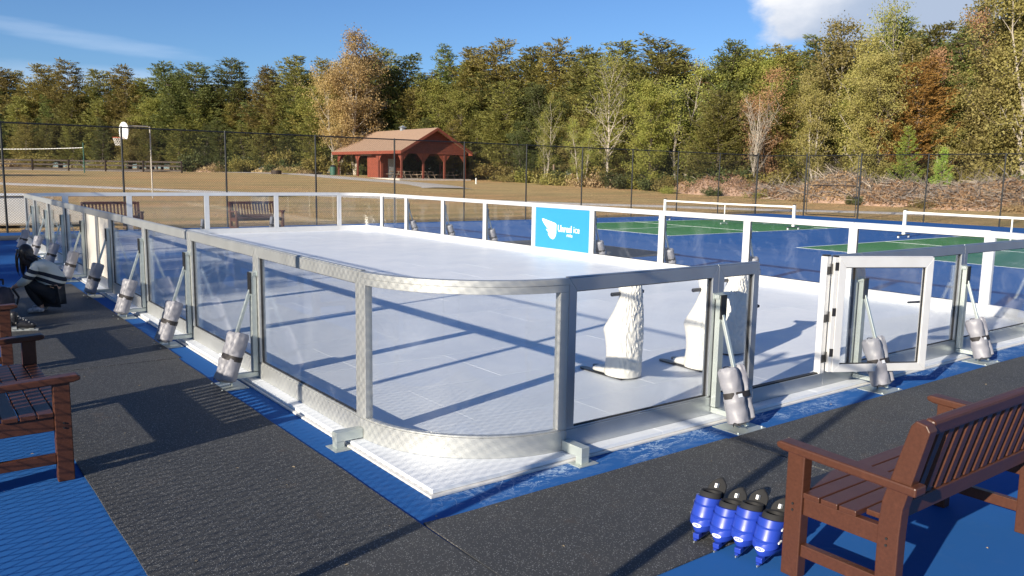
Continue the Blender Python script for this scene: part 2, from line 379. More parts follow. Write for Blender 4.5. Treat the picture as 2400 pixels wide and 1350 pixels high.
def skin(name, M, V, E, parent=None, sub=2, root=0, **k):
    """V: (x,y,z,r[,r2]) joints, E: edges; grown with the Skin modifier, then frozen to a mesh"""
    me = bpy.data.meshes.new(name); me.from_pydata([v[:3] for v in V], E, []); 
    o = bpy.data.objects.new(name, me); C.objects.link(o)
    o.modifiers.new('skin', 'SKIN'); sl = me.skin_vertices[0].data
    for i, v in enumerate(V): sl[i].radius = (v[3], v[4] if len(v) > 4 else v[3]); sl[i].use_root = (i == root)
    s = o.modifiers.new('sub', 'SUBSURF'); s.levels = sub; s.render_levels = sub
    dg = bpy.context.evaluated_depsgraph_get(); nm = bpy.data.meshes.new_from_object(o.evaluated_get(dg))
    bpy.data.objects.remove(o); nm.materials.clear(); nm.materials.append(M)
    nm.polygons.foreach_set('use_smooth', [True]*len(nm.polygons))
    return obj(name, nm, parent, **k)
def hgt(x, y):
    s = math.hypot(max(0, y-24), max(0, x-38)); return 1.25*min(1.15, (s/55)**1.25)
# ------------------------------------------------------------------ ground
gx = sorted(set([-400,-200,-100,-60] + list(range(-40,130,3)) + [140,160,200,260,340,450,600]))
gy = sorted(set([-300,-120,-60,-30] + list(range(-15,150,3)) + [160,190,240,320,420,600]))
def terr(x, y):
    inside = (x < 36 and y < 23.6)
    return hgt(x, y) - .03 + (0 if inside else .06*(noise.noise(Vector((x*.09, y*.09, 0))))*min(1, math.hypot(max(0,y-23),max(0,x-36))/6))
vs = [(x, y, terr(x, y)) for y in gy for x in gx]; nx = len(gx)
fs = [(j*nx+i, j*nx+i+1, (j+1)*nx+i+1, (j+1)*nx+i) for j in range(len(gy)-1) for i in range(nx-1)]
gm = MB(); gm.add(vs, fs); grd = gm.build('ground', FIELD, smooth=True, kind='structure')
cs = MB(); cs.box(-6.5, 34.6, -9, 22.72, -.12, 0); cs.build('court_surface', COURT, kind='structure')
gz = MB()
for y0, y1 in ((13.65, 19.72), (3.0, 9.08)): gz.box(17.1, 30.5, y0, y1, .001, .004)
gz.build('green_playing_area', GREEN, kind='structure')
ln = MB(); w = .05
for y0, y1 in ((13.65, 19.72), (3.0, 9.08)):
    ym = (y0+y1)/2; z0, z1 = .0045, .008
    ln.box(17.1, 30.5, y0-w/2, y0+w/2, z0, z1); ln.box(17.1, 30.5, y1-w/2, y1+w/2, z0, z1)
    for x in (17.1, 21.67, 25.93, 30.5): ln.box(x-w/2, x+w/2, y0+w/2, y1-w/2, z0, z1)
    ln.box(17.1+w/2, 21.67-w/2, ym-w/2, ym+w/2, z0, z1); ln.box(25.93+w/2, 30.5-w/2, ym-w/2, ym+w/2, z0, z1)
ln.build('court_line', LINE, kind='structure')
def ribbon(name, pts, wd, M, off=.03, seg=10):
    P = [Vector((x, y, 0)) for x, y in pts]; q = []
    for i in range(len(P)-1):
        p0 = P[max(0,i-1)]; p1 = P[i]; p2 = P[i+1]; p3 = P[min(len(P)-1,i+2)]
        for k in range(seg):
            t = k/seg; q.append(.5*((2*p1)+(p2-p0)*t+(2*p0-5*p1+4*p2-p3)*t*t+(3*p1-p0-3*p2+p3)*t**3))
    q.append(P[-1]); m = MB(); vs = []; fs = []; nn = 5
    for i, p in enumerate(q):
        d = (q[min(i+1,len(q)-1)]-q[max(i-1,0)]).normalized(); nrm = Vector((-d.y, d.x, 0))
        ww = wd*(1+.25*noise.noise(p*.3))
        for k in range(nn):
            r = p+nrm*ww*(k/(nn-1)-.5); vs.append((r.x, r.y, terr(r.x, r.y)+off+(.02 if 0 < k < nn-1 else -.05)))
    for i in range(len(q)-1):
        for k in range(nn-1): a = i*nn+k; fs.append((a, a+1, a+nn+1, a+nn))
    m.add(vs, fs); return m.build(name, M, smooth=True, kind='structure')
ribbon('gravel_path', [(-18,76),(-5,64.5),(3.1,57.7),(11.5,50.1),(24.8,38.9),(34.7,29.2),(41.5,21.5),(43,11.5),(42,-4)], 1.7, GRAVEL, .05)
ribbon('gravel_lane', [(20,128),(29.1,114),(33.2,95.6),(35.4,79),(36.9,66),(36.5,60),(34.5,54)], 4.2, GRAVEL, .06)
ribbon('sand_court', [(-4,116),(7.3,105.1),(20.5,91)], 6, SAND, .05)

# ------------------------------------------------------------------ rubber mats
mats = [(-1.66, -.33, -1.52, 4.3, 'speckled black rubber mat along the left benches, near end'),
        (-1.67, -.30, 4.32, 10.6, 'speckled black rubber mat under the squatting person, left of the rink'),
        (-.328, 2.2, -1.50, -.38, 'speckled black rubber mat before the rounded corner, beside the blue skates'),
        (2.203, 9.9, -1.62, -.40, 'speckled black rubber mat behind the brown bench, in front of the open gate'),
        (10.7, 12.65, 9.3, 14.2, 'dark rubber mat on the blue court beyond the right side panels'),
        (-1.4, .9, 19.9, 21.4, 'dark rubber mat at the far left corner of the rink')]
for i, (x0, x1, y0, y1, lb) in enumerate(mats):
    pts = []; zt = .009+.0007*i; c4 = [(x0,y0),(x1,y0),(x1,y1),(x0,y1)]
    for (ax_, ay_), (bx_, by_) in zip(c4, c4[1:]+c4[:1]):
        n_ = max(2, int(math.hypot(bx_-ax_, by_-ay_)/.16)); nx_, ny_ = (by_-ay_), -(bx_-ax_); ll = math.hypot(nx_, ny_)
        for q in range(n_):
            t_ = q/n_; w_ = (-.004+.012*noise.noise(Vector((ax_+t_*(bx_-ax_)*1.4, ay_+t_*(by_-ay_)*1.4, i*3.3)))) if q else -.003
            pts.append((ax_+(bx_-ax_)*t_+nx_/ll*w_, ay_+(by_-ay_)*t_+ny_/ll*w_))
    b = MB(); b.prism(pts, .001, zt); b.build('rubber_mat', RUBBER, bevel=.002, label=lb, cat='rubber mat', group='black rubber mats round the rink')

# ------------------------------------------------------------------ rink floor
LX, LY = 9.5, 19.5; ZB = .045
fl = thing('rink_floor', (0,0,0), 0, 'white synthetic ice floor of fitted tiles inside the glass panels', 'rink floor')
u = MB(); u.box(-.115, LX+.115, -.115, LY+.115, .001, .016); u.build('underlay_sheet', LEDGE, fl, bevel=.003)
tw, tl = (LX+.18)/5, (LY+.18)/20
tm = MB(); tm.box(-tw/2+.001, tw/2-.001, -tl/2+.001, tl/2-.001, 0, .026); tmesh = tm.mesh('floor_tile', ICE)
hm = MB(); hm.box(-tw/4+.001, tw/4-.001, -tl/2+.001, tl/2-.001, 0, .026); hmesh = hm.mesh('floor_tile', ICE)
for j in range(20):
    off = j % 2
    xs = [(tw*(i+.5), tmesh) for i in range(5)] if not off else [(tw/4, hmesh)]+[(tw*(i+1), tmesh) for i in range(4)]+[(tw*4.75, hmesh)]
    for x, me in xs:
        t = obj('floor_tile', me, fl, .0015, (-.09+x, -.09+tl*(j+.5), .0175+rnd.uniform(0, .0012)))
# ------------------------------------------------------------------ rink panels
FW, TH, HT = .068, .058, 1.2
def rail_parts(L, root, z0=ZB, botz=.135, h=HT, M=ALU, mitre_bottom=False):
    e = .0008; gb = .006
    t = MB(); t.prism([(e,h),(L-e,h),(L-FW-e,h-FW-.02),(FW+e,h-FW-.02)], 0, TH, 'y')
    t.box(.004, L-.004, .012, TH-.012, h+.0004, h+.008); t.build('top_rail', M, root, .003)
    if mitre_bottom:
        b = MB(); b.prism([(FW+e,z0+FW),(L-FW-e,z0+FW),(L-e,z0),(e,z0)], 0, TH, 'y'); b.build('bottom_rail', M, root, .003); zb = z0+FW
    else:
        b = MB(); b.box(e, L-e, 0, TH, z0, z0+botz-e)
        b.box(e, L-e, .006, TH-.006, z0+botz-e, z0+botz+.012); b.build('bottom_rail', M, root, .003); zb = z0+botz+.0125
    for sx in (0, 1):
        f = (lambda x: x) if sx == 0 else (lambda x: L-x)
        q = MB()
        if mitre_bottom: q.prism([(f(e),z0+e),(f(FW),z0+FW),(f(FW),h-FW-.02-e),(f(e),h-e)], 0, TH, 'y')
        else: q.prism([(f(e),zb),(f(FW),zb),(f(FW),h-FW-.02-e),(f(e),h-e)], 0, TH, 'y')
        q.build('side_rail', M, root, .003)
    k = MB(); ga, gb_ = TH/2-.010, TH/2+.010; k.box(FW-.002, FW+.006, ga, gb_, zb, h-FW-.021); k.box(L-FW-.006, L-FW+.002, ga, gb_, zb, h-FW-.021)
    k.box(FW+.006, L-FW-.006, ga, gb_, zb, zb+.006); k.box(FW+.006, L-FW-.006, ga, gb_, h-FW-.027, h-FW-.021)
    k.build('gasket', BLACK, root)
    return zb, h-FW-.021
def panel(loc, rot, L, label, infill=None, scuff=False, M=ALU):
    t = thing('rink_barrier', loc, rot, label, 'rink barrier', 'glass rink wall panels')
    zb, zt = rail_parts(L, t, M=M)
    g = MB(); g.box(FW-.002, L-FW+.002, TH/2-.004, TH/2+.004, zb, zt)
    g.build('glass_pane' if infill is None else 'infill_sheet', (GLASS2 if scuff else GLASS) if infill is None else infill, t)
    return t
ordn = ['first','second','third','fourth','fifth','sixth','seventh','eighth','ninth','tenth']
# left side (x=0), outward -x : local x runs toward -y
k = 0
for i in range(9):
    y0 = 1+2*i
    if i == 4:
        for hh in (0, 1):
            panel((0, y0+1+hh, 0), -math.pi/2, 1., ('nearer' if hh == 0 else 'farther')+' half of the cream double gate, left side of rink', infill=CREAM)
        continue
    L = 2 if i < 8 else 1.5
    panel((0, y0+L, 0), -math.pi/2, L, f'left side glass rink panel, {ordn[i if i<4 else i-5]} ' + ('from the near rounded corner' if i < 4 else 'beyond the cream gate'), scuff=(i in (1,2)), M=ALU3)
# front (y=0)
panel((1, 0, 0), 0, 1.5, 'front glass rink panel between the near rounded corner and first grey sandbag', M=ALU)
tn = panel((2.5, 0, 0), 0, .5, 'narrow glass panel with black latch, left of the gate opening')
tn2 = panel((4.0, 0, 0), 0, .5, 'narrow glass panel behind the open gate, right of the hinge post')
lt = MB(); lt.box(.5, .512, .012, .046, .8, .9); lt.box(.512, .53, .018, .036, .83, .86); lt.tube((.53,.01,.845),(.53,.05,.845),.012); lt.build('latch', BLACKP, tn, .002)
sl = thing('gate_sill', (3.0, 0, 0), 0, 'low aluminium sill rail across the open gateway', 'gate sill')
b = MB(); b.box(.001, .999, 0, TH, ZB, .165); b.build('rail', ALU, sl, .003); b = MB(); b.box(.001, .93, .01, TH-.008, .1655, .176); b.build('rubber_strip', BLACK, sl)
panel((4.5, 0, 0), 0, 2, 'front glass rink panel right of the open gate, between two sandbags')
panel((6.5, 0, 0), 0, 2, 'front glass rink panel by the right edge of the photo')
# right side (x=9.5)
for i in range(9):
    L = 2 if i < 8 else 1.5
    if i == 4:
        t = panel((LX, 9, 0), math.pi/2, 2, 'rink panel carrying the bright blue advertising sheet with a white wing', M=ALU2); sign = t; continue
    panel((LX, 1+2*i, 0), math.pi/2, L, (f'far side glass rink panel, {ordn[3-i]} to the right of the blue advert' if i < 4 else f'far side glass rink panel, {ordn[i-5]} to the left of the blue advert'), M=ALU2)
# back (y=19.5)
for i in range(4):
    L = 2 if i < 3 else 1.5
    panel((8.5-2*i, LY, 0), math.pi, L, f'back glass rink panel, {ordn[i]} from the corner below the red shelter', M=ALU2)
def curved(cx, cy, a0, label, M=ALU2, loc=None):
    """quarter circle panel of radius 1, outside face at r=1"""
    t = thing('curved_rink_barrier', (cx, cy, 0), 0, label, 'rink barrier', 'rounded corner panels of the rink')
    n = 28; w = FW; a1 = a0+math.pi/2
    def arc(r0, r1, z0, z1, b0, b1, name, MM, lip=None):
        m = MB(); rs = []
        for i in range(n+1):
            a = b0+(b1-b0)*i/n; c, s = math.cos(a), math.sin(a)
            rs.append([(c*r1,s*r1,z0),(c*r1,s*r1,z1),(c*r0,s*r0,z1),(c*r0,s*r0,z0)])
        m.rings(rs)
        if lip:
            rs = [[(math.cos(a)*lip[1],math.sin(a)*lip[1],lip[2]),(math.cos(a)*lip[1],math.sin(a)*lip[1],lip[3]),(math.cos(a)*lip[0],math.sin(a)*lip[0],lip[3]),(math.cos(a)*lip[0],math.sin(a)*lip[0],lip[2])] for a in [b0+(b1-b0)*i/n for i in range(n+1)]]
            m.rings(rs)
        return m.build(name, MM, t, .002, smooth=True)
    d = w/1.0
    arc(1-TH, 1, ZB, ZB+.135, a0+.001, a1-.001, 'bottom_rail', M, (1-TH+.008, 1-.008, ZB+.1352, ZB+.147))
    arc(1-TH, 1, HT-.088, HT-.04, a0+.001, a1-.001, 'top_rail', M, (1-TH+.006, 1.004, HT-.0395, HT))
    arc(1-TH/2-.004, 1-TH/2+.004, ZB+.147, HT-.088, a0+d, a1-d, 'glass_pane', GLASS2)
    for a, sg in ((a0, 1), (a1, -1)):
        b = MB(); rs = []
        for i in range(4):
            q = a+sg*(.001+d*i/3); c, s = math.cos(q), math.sin(q); r0, r1 = 1-TH+.001, .999
            rs.append([(c*r1,s*r1,ZB+.1475),(c*r1,s*r1,HT-.0885),(c*r0,s*r0,HT-.0885),(c*r0,s*r0,ZB+.1475)])
        b.rings(rs); b.build('side_rail', M, t, .002)
curved(1, 1, math.pi, 'curved glass panel at the near rounded corner of the rink', ALU3)
curved(LX-1, 1, 1.5*math.pi, 'curved glass panel at the rounded corner by the right edge of the photo')
curved(LX-1, LY-1, 0, 'curved glass panel at the far rounded corner, below the red shelter')
curved(1, LY-1, .5*math.pi, 'curved glass panel at the far left rounded corner, before the white storage box')
# blue advertising sheet : local frame x along +y (world), y into rink (-x)
b = MB(); b.box(FW+.001, 2-FW-.001, TH/2-.006, TH/2+.012, .185, HT-FW-.023)
ad = b.build('advertising_sheet', CYAN, sign, .001)
def poly(name, pts, M, parent, loc, rx, depth=.002):
    n = len(pts); m = MB(); m.prism(pts, 0, depth, 'y'); return m.build(name, M, parent)
# wing drawn in panel coordinates; seen from inside the rink local +x (world +y) runs to the LEFT
def S(px, py):   # photo-like sheet coordinates: px 0..1 from left edge, py 0..1 from top
    return (2-FW-(px*(2-2*FW)), HT-FW-.023-py*(HT-FW-.023-.185))
wing = [(.125,.285),(.145,.27),(.375,.36),(.40,.385),(.40,.60),(.392,.67),(.37,.73),(.345,.76),(.315,.755),(.28,.715),(.255,.665),(.243,.62),(.26,.632),(.285,.63),(.255,.60),(.225,.56),(.205,.52),(.235,.535),(.275,.54),(.225,.49),(.175,.41),(.14,.335)]
poly('wing_emblem', [S(*p) for p in wing][::-1], WHITEP, ad, None, 0); C.objects[-1].location = (0, TH/2+.0125, 0)
def text(s, size, M, parent, loc, rot, off=0., name='lettering', ext=.001, sp=1., sx=1.):
    cu = bpy.data.curves.new('t', 'FONT'); cu.body = s; cu.size = size; cu.offset = off; cu.extrude = ext; cu.space_character = sp
    o = bpy.data.objects.new('t', cu); C.objects.link(o); me = bpy.data.meshes.new_from_object(o.evaluated_get(bpy.context.evaluated_depsgraph_get()))
    bpy.data.objects.remove(o); me.materials.clear(); me.materials.append(M)
    q = obj(name, me, parent, loc=loc); q.rotation_euler = rot; q.scale = (sx, 1, 1); return q
rt = (math.pi/2, 0, math.pi)
x, z = S(.43, .555); text('Unreal', .205, WHITEP, ad, (x, TH/2+.014, z), rt, .005, sx=.86)
x, z = S(.715, .555); text('ice', .205, WHITEP, ad, (x, TH/2+.014, z), rt, 0., sx=.9)
x, z = S(.595, .665); text('rinks', .1, WHITEP, ad, (x, TH/2+.014, z), rt, .001)
# small maker stickers on the left top rails (outlined loops)
# hinge post and open gate
hp = thing('hinge_post', (3.93, 0, 0), 0, 'aluminium hinge post with black hinges carrying the open gate', 'gate post')
b = MB(); b.box(.001, .068, -.006, TH-.004, ZB+.121, HT+.004); b.build('post', ALU2, hp, .003)
b = MB(); b.box(.004, .065, .0, TH-.01, HT+.0045, HT+.018); b.build('cap', BLACKP, hp, .002)
for z in (.30, .66, 1.08):
    b = MB(); b.box(.012, .052, -.013, -.0065, z-.035, z+.035); b.tube((.064,-.016,z-.03),(.064,-.016,z+.06),.009); b.build('hinge', BLACKP, hp, .001)
dd = Vector((4.80-4.03, -.45+.04, 0)); ang = math.atan2(dd.y, dd.x)
gt = thing('rink_gate', (4.012, -.075, 0), ang, 'open glass gate with aluminium frame swung outward', 'gate')
rail_parts(.9, gt, z0=.185, M=ALU2, mitre_bottom=True)
b = MB(); b.box(FW-.002, .9-FW+.002, TH/2-.004, TH/2+.004, .186+FW, HT-FW-.021); b.build('glass_pane', GLASS, gt)
b = MB(); b.box(-.038, -.002, .008, TH-.006, .185, HT); b.build('hinge_stile', ALU2, gt, .003)
b = MB(); b.box(-.036, -.004, .01, TH-.008, HT+.0005, HT+.014); b.build('cap', BLACKP, gt, .002)
for z in (.36, .72, 1.12):
    b = MB(); b.box(-.034, -.002, .0005, .0075, z-.035, z+.035); b.build('hinge', BLACKP, gt, .001)
b = MB(); b.tube((.86,.058,.79),(.86,.1,.79),.012); b.tube((.87,.1,.79),(.745,.1,.785),.011,.009); b.build('handle', BLACKP, gt, .001)
# ------------------------------------------------------------------ support braces with sandbags (outward = -y)
def make_brace():
    t = thing('support_brace', (0,0,0), 0, 'x', 'brace', 'galvanised support braces')
    b = MB(); b.box(-.03, .03, -.05, -.046, .11, .98); b.box(-.03, -.026, -.046, -.006, .11, .98); b.box(.026, .03, -.046, -.006, .11, .98); b.build('channel', GALV, t, .001)
    b = MB(); b.box(-.034, .034, -.062, -.05, .80, .985); b.build('rubber_sleeve', BLACK, t, .002)
    b = MB(); b.box(-.045, .045, -.044, -.002, .955, .985); b.box(-.06, .06, -.006, -.001, .945, .995); b.build('clamp', GALV, t, .002)
    b = MB(); b.bar((0,-.052,.83), (0,-.325,.03), .026, .026, (1,0,0)); b.build('strut', GALV, t, .002)
    b = MB(); b.box(-.025, .025, -.24, -.004, .062, .102); b.box(-.025, .025, -.24, -.235, .007, .062); b.build('base_bar', GALV, t, .002)
    b = MB(); b.box(-.16, .16, -.385, -.135, .001, .007); b.build('base_plate', GALV, t, .001)
    for x, y in ((-.14,-.36),(.14,-.36),(.14,-.16)):
        b = MB(); b.tube((x,y,.007),(x,y,.015),.009,n=6); b.build('bolt', GALV, t)
    return t
def make_bag():
    t = thing('sandbag', (0,0,0), 0, 'x', 'sandbag', 'grey sandbags strapped to the braces')
    r2 = random.Random(3)
    a = Vector((0,-.315,.045)); ax = (Vector((0,-.052,.83))-Vector((0,-.325,.03))).normalized(); sd = Vector((1,0,0)); nn = ax.cross(sd)
    def lobe(cx, ry, rx, h0, h1, ph):
        rs = []; K = 22; n = 26
        for i in range(K+1):
            s = i/K; h = h0+(h1-h0)*s
            e = 1-.5*max(0,(.05-s)/.05)**2 - (.22*max(0,(s-.95)/.05)**1.5) - .10*math.exp(-((s-.54)/.07)**2)
            rg = []
            for j in range(n):
                q = 2*math.pi*j/n
                wv = 1+.16*noise.noise(Vector((math.cos(q)*1.6+ph, math.sin(q)*1.6, s*6)))+.20*max(0,s-.72)*math.sin(q*9+ph+s*4)+.02*math.sin(q*13+s*30)
                p = a+ax*h+sd*(cx+math.cos(q)*rx*e*wv)+nn*(math.sin(q)*ry*e*wv+.012)
                rg.append(p)
            rs.append(rg)
        return rs
    b = MB(); b.rings(lobe(-.036, .078, .078, .0, .44, 0)); b.rings(lobe(.072, .062, .046, .02, .452, 4)); b.build('bag_body', BAG, t, smooth=True)
    b = MB(); rs = []
    for h in (.205, .25):
        rg = []
        for j in range(28):
            q = 2*math.pi*j/28; rg.append(a+ax*h+sd*(.004+math.cos(q)*.119)+nn*(math.sin(q)*.081+.012))
        rs.append(rg)
    b.rings(rs, cap=False); b.build('strap', WEB, t, smooth=True)
    b = MB(); c = a+ax*.19+nn*.080*(1 if nn.y < 0 else -1)
    o_ = nn*(1 if nn.y < 0 else -1)
    b.add([a+ax*h+sd*x+o_*.083+nn*.012 for x,h in ((-.075,.208),(-.03,.208),(-.03,.235),(-.075,.235))],[(0,1,2,3)]); b.build('tag', WHITEP, t)
    b = MB(); pts = [a+ax*.43+sd*(-.04+math.cos(q)*.045)+nn*(math.sin(q)*.03)+ax*(.02*math.sin(q)) for q in [i*math.pi/6 for i in range(13)]]
    b.path(pts, .004, 5); pts = [a+ax*(-.005+.03*math.sin(q))+sd*(-.09-.025*math.sin(q))+nn*(-.05+.07*q/math.pi) for q in [i*math.pi/6 for i in range(7)]]; b.path(pts, .004, 5)
    b.build('handle_loop', WEB, t); return t
br0 = make_brace(); bg0 = make_bag(); first = True
def brace(loc, rot, where):
    global first
    lb = 'galvanised support brace '+where; l2 = 'grey sandbag with black strap '+where
    lc, ls = (loc[0], loc[1], 0), rot+rnd.uniform(-.06,.06)
    if first:
        br0.location = lc; br0.rotation_euler[2] = rot; br0['label'] = lb; bg0.location = lc; bg0.rotation_euler[2] = ls; bg0['label'] = l2; first = False
    else:
        dup(br0, lc, rot, label=lb); dup(bg0, lc, ls, (1, 1, rnd.uniform(.96,1.04)), label=l2)
for i, y in enumerate([3,5,7,9,11,13,15,17]):
    brace((0, y), -math.pi/2, f'on the left side, {ordn[i]} from the near rounded corner')
for x, wd in ((2.5,'left of the open gate, nearest the blue skates'),(4.5,'behind the open gate'),(6.5,'right of the open gate on the front side'),(8.5,'at the front by the right edge of the photo')):
    brace((x, 0), 0, wd)
for i in range(9):
    y = 1+2*i if i < 9 else 18.5
    if i == 0: continue
    brace((LX, y), math.pi/2, f'outside the far side, {ordn[8-i]} from the corner below the shelter')
for i in range(3):
    brace((8.5-2*(i+1), LY), math.pi, f'behind the back side, {ordn[i]} from the corner below the shelter')
def foot(loc, rot, lb):
    t = thing('corner_bracket', (loc[0], loc[1], 0), rot, lb, 'foot bracket', 'galvanised corner feet')
    b = MB(); b.box(-.035, .035, -.20, -.002, .052, .118); b.build('arm', GALV, t, .003)
    b = MB(); b.box(-.032, .032, -.198, -.14, .007, .0515); b.build('stub_leg', GALV, t, .002)
    b = MB(); b.box(-.075, .09, -.23, -.118, .001, .007); b.build('base_plate', GALV, t, .001)
foot((0, 1), -math.pi/2, 'square galvanised foot under the left end of the near curved panel')
foot((1, 0), 0, 'square galvanised foot under the right end of the near curved panel')
# ------------------------------------------------------------------ benches (local: length along x, front toward +y, depth .62)
def make_bench(L=1.5):
    t = thing('park_bench', (0,0,0), 0, 'x', 'bench', 'brown slatted park benches')
    for x in (0, L-.065):
        b = MB(); b.box(x, x+.065, .49, .58, 0, .60); b.build('leg', BENCH, t, .005)
        b = MB(); b.prism([(.03,0),(.12,0),(.125,.40),(.115,.52),(.02,.87),(.0,.895),(-.045,.885),(-.06,.86),(.025,.50),(.03,.38)], x, x+.065, 'x'); b.build('leg', BENCH, t, .005)
        b = MB(); b.prism([(-.03,.575),(.60,.60),(.635,.61),(.64,.632),(.62,.642),(-.03,.617)], x-.012, x+.077, 'x')
        b.build('armrest', BENCH, t, .008)
        b = MB(); b.box(x+.012, x+.053, .121, .489, .315, .40); b.build('side_rail', BENCH, t, .004)
        b = MB(); b.box(x+.012, x+.053, .121, .489, .11, .17); b.build('stretcher', BENCH, t, .004)
        b = MB()
        for y, z in ((.535,.36),(.535,.33),(.08,.36),(.08,.33),(.0,.80)):
            s_ = -1 if x == 0 else 1; xx = x-.002 if x == 0 else x+.067
            if (y, z) != (.0,.80): q = MB(); q.tube((xx,y,z),(xx+.004*s_,y,z),.006,n=6); q.build('screw', BLACK, t)
    W_ = (.585-.135)/5
    sm = MB(); sm.box(.004, L-.004, 0, W_-.008, .402, .428); sme = sm.mesh('seat_slat', BENCH)
    for i in range(5):
        m0 = sme
        if i == 4 or i == 0:
            q = MB(); q.box(.07, L-.07, 0, W_-.008, .402, .428); m0 = q.mesh('seat_slat', BENCH)
        if i in (1,2,3):
            q = MB(); q.box(.0, L, 0, W_-.008, .402, .428); m0 = q.mesh('seat_slat', BENCH)
        obj('seat_slat', m0, t, .004, (0, .135+W_*i, 0))
    b = MB(); b.box(.0655, L-.0655, .50, .53, .34, .40); b.build('front_apron', BENCH, t, .004)
    b = MB(); b.bar((.0655,-.018,.86),(L-.0655,-.018,.86), .045, .075, (0,-.25,1)); b.build('top_rail', BENCH, t, .014)
    b = MB(); b.bar((.0655,.083,.465),(L-.0655,.083,.465), .036, .085, (0,-.2,1)); b.build('back_rail', BENCH, t, .004)
    n = 15; sl = MB(); sl.bar((0,.072,.509),(0,-.008,.822), .048, .018, (0,1,.25)); me = sl.mesh('back_slat', BENCH)
    for i in range(n): obj('back_slat', me, t, .003, (.065+(L-.13)*(i+.5)/n, 0, 0))
    return t
bn = make_bench(); bn.location = (.80, -2.39, 0); bn['label'] = 'brown slatted bench seen from behind, beside the blue skates'
dup(bn, (-2.29, 2.86, 0), -math.pi/2, label='brown slatted bench nearest the camera on the left')
dup(bn, (-2.29, 5.92, 0), -math.pi/2, label='brown slatted bench second on the left, behind the nearest one')
dup(bn, (-2.29, 8.98, 0), -math.pi/2, label='brown slatted bench third on the left, beside the bags')
dup(bn, (3.15, 21.3, 0), math.pi, label='brown bench behind the left part of the back panels')
dup(bn, (7.05, 20.9, 0), math.pi, label='brown bench behind the middle of the back panels, before the fence')
for i, r in enumerate([o for o in C.objects if o.name.startswith('park_bench')][-2:]): r.rotation_euler[2] = math.pi+(-.04, .05)[i]
# ------------------------------------------------------------------ white animal shaped skating aids (face +y)
def make_bear():
    t = thing('skating_aid', (0,0,0), 0, 'x', 'skating aid', 'white bear shaped skating aids')
    prof = [(.018,.165,.17,-.165),(.05,.178,.178,-.17),(.12,.172,.165,-.17),(.2,.168,.155,-.17),(.3,.172,.165,-.172),(.38,.18,.185,-.174),(.45,.178,.185,-.174),(.52,.165,.15,-.172),(.6,.148,.09,-.17),(.68,.13,.05,-.168),(.75,.118,.025,-.165),(.8,.114,.04,-.16),(.85,.112,.065,-.155),(.89,.105,.07,-.145),(.925,.085,.05,-.12),(.945,.05,.01,-.085)]
    K = 110; n = 96; b = MB(); rs = []
    zs = [p[0] for p in prof]
    for i in range(K+1):
        z = zs[0]+(zs[-1]-zs[0])*i/K; hx, yf, yb = [float(np.mean([np.interp(z+q_, zs, [p[j] for p in prof]) for q_ in (-.045,-.03,-.015,0,.015,.03,.045)]) if z < .86 else np.interp(z, zs, [p[j] for p in prof]))*(.90,.97,.93)[j-1] for j in (1,2,3)]
        cy, ry = (yf+yb)/2, (yf-yb)/2; rg = []
        for j in range(n):
            q = 2*math.pi*j/n; cx_, sy_ = math.cos(q), math.sin(q)
            ex = .86
            x = math.copysign(abs(cx_)**ex, cx_)*hx; y = cy+math.copysign(abs(sy_)**ex, sy_)*ry
            fur = max(0, min(1, (-sy_*.9+.45)))*min(1, z/.12)*(1 if z < .9 else .4)
            nz = noise.noise(Vector((q*6.5+z*2.5, z*11, 1.3)))*1.5
            nz = (1-abs(nz))**2-.45
            d = fur*.014*nz
            arm = math.exp(-((z-(.50-.45*(y-.0)))/.045)**2)*max(0, abs(cx_)-.25)*max(0, sy_+.45)*.024   # forearm resting on the belly
            d += arm
            rg.append((x+cx_*d, y+sy_*d, z+rnd.uniform(0,0)))
        rs.append(rg)
    b.rings(rs); b.build('body', BEAR, t, smooth=True)
    for sx in (-1, 1):
        f = MB(); rr = []
        for i in range(9):
            s = i/8; y = .10+.19*s; rx = .068*(1-.75*max(0,(s-.6)/.4)**2); rz = .05*(1-.6*s*s)
            rr.append([(sx*.085+math.cos(a)*rx, y, .022+rz*.75+math.sin(a)*rz*.85) for a in [2*math.pi*k/16 for k in range(16)]])
        f.rings(rr); f.build('foot', BEAR, t, smooth=True)
        k = MB(); o_ = []
        for i in range(21):
            a = math.pi*i/20; o_.append((sx*.085+math.cos(a)*.042, .40+math.sin(a)*.07))
        k.prism([(sx*.085-.048,-.1),(sx*.085+.048,-.1)]+o_, .002, .0165); k.build('ski', BLACKP, t, .003)
        e = MB(); rr = []
        for i in range(6):
            s = i/5; r = .03*(1-s*s*.85); rr.append([(sx*(.07+.015*s)+math.cos(a)*r*.6, -.055+math.sin(a)*r, .905+.05*s) for a in [2*math.pi*k/12 for k in range(12)]])
        e.rings(rr); e.build('ear', BEAR, t, smooth=True)
        h = MB(); h.tube((sx*.09,-.02,.775),(sx*.205,-.02,.775),.018,n=14); h.build('handle_grip', BLACKP, t, .004, smooth=True)
    s = MB(); rr = []
    for i in range(7):
        q = i/6; r = .052*(1-.5*q**1.5); rr.append([(math.cos(a)*r, .03+.12*q, .885+.01*q+math.sin(a)*r*.8) for a in [2*math.pi*k/16 for k in range(16)]])
    s.rings(rr); s.build('snout', BEAR, t, smooth=True)
    s = MB(); s.tube((0,.148,.905),(0,.158,.903),.016,.01,n=10); s.build('nose', BLACKP, t, smooth=True)
    for sx in (-1,1):
        s = MB(); s.tube((sx*.045,.058,.918),(sx*.05,.068,.919),.008,n=8); s.build('eye', BLACKP, t)
    return t
be = make_bear(); be.location = (2.76, 1.24, .0445); be.rotation_euler[2] = .03; be['label'] = 'white bear shaped skating aid in the open, nearest the rounded corner'
dup(be, (3.62, 1.04, .0445), -.02, label='white bear shaped skating aid behind the sandbag left of the gate')
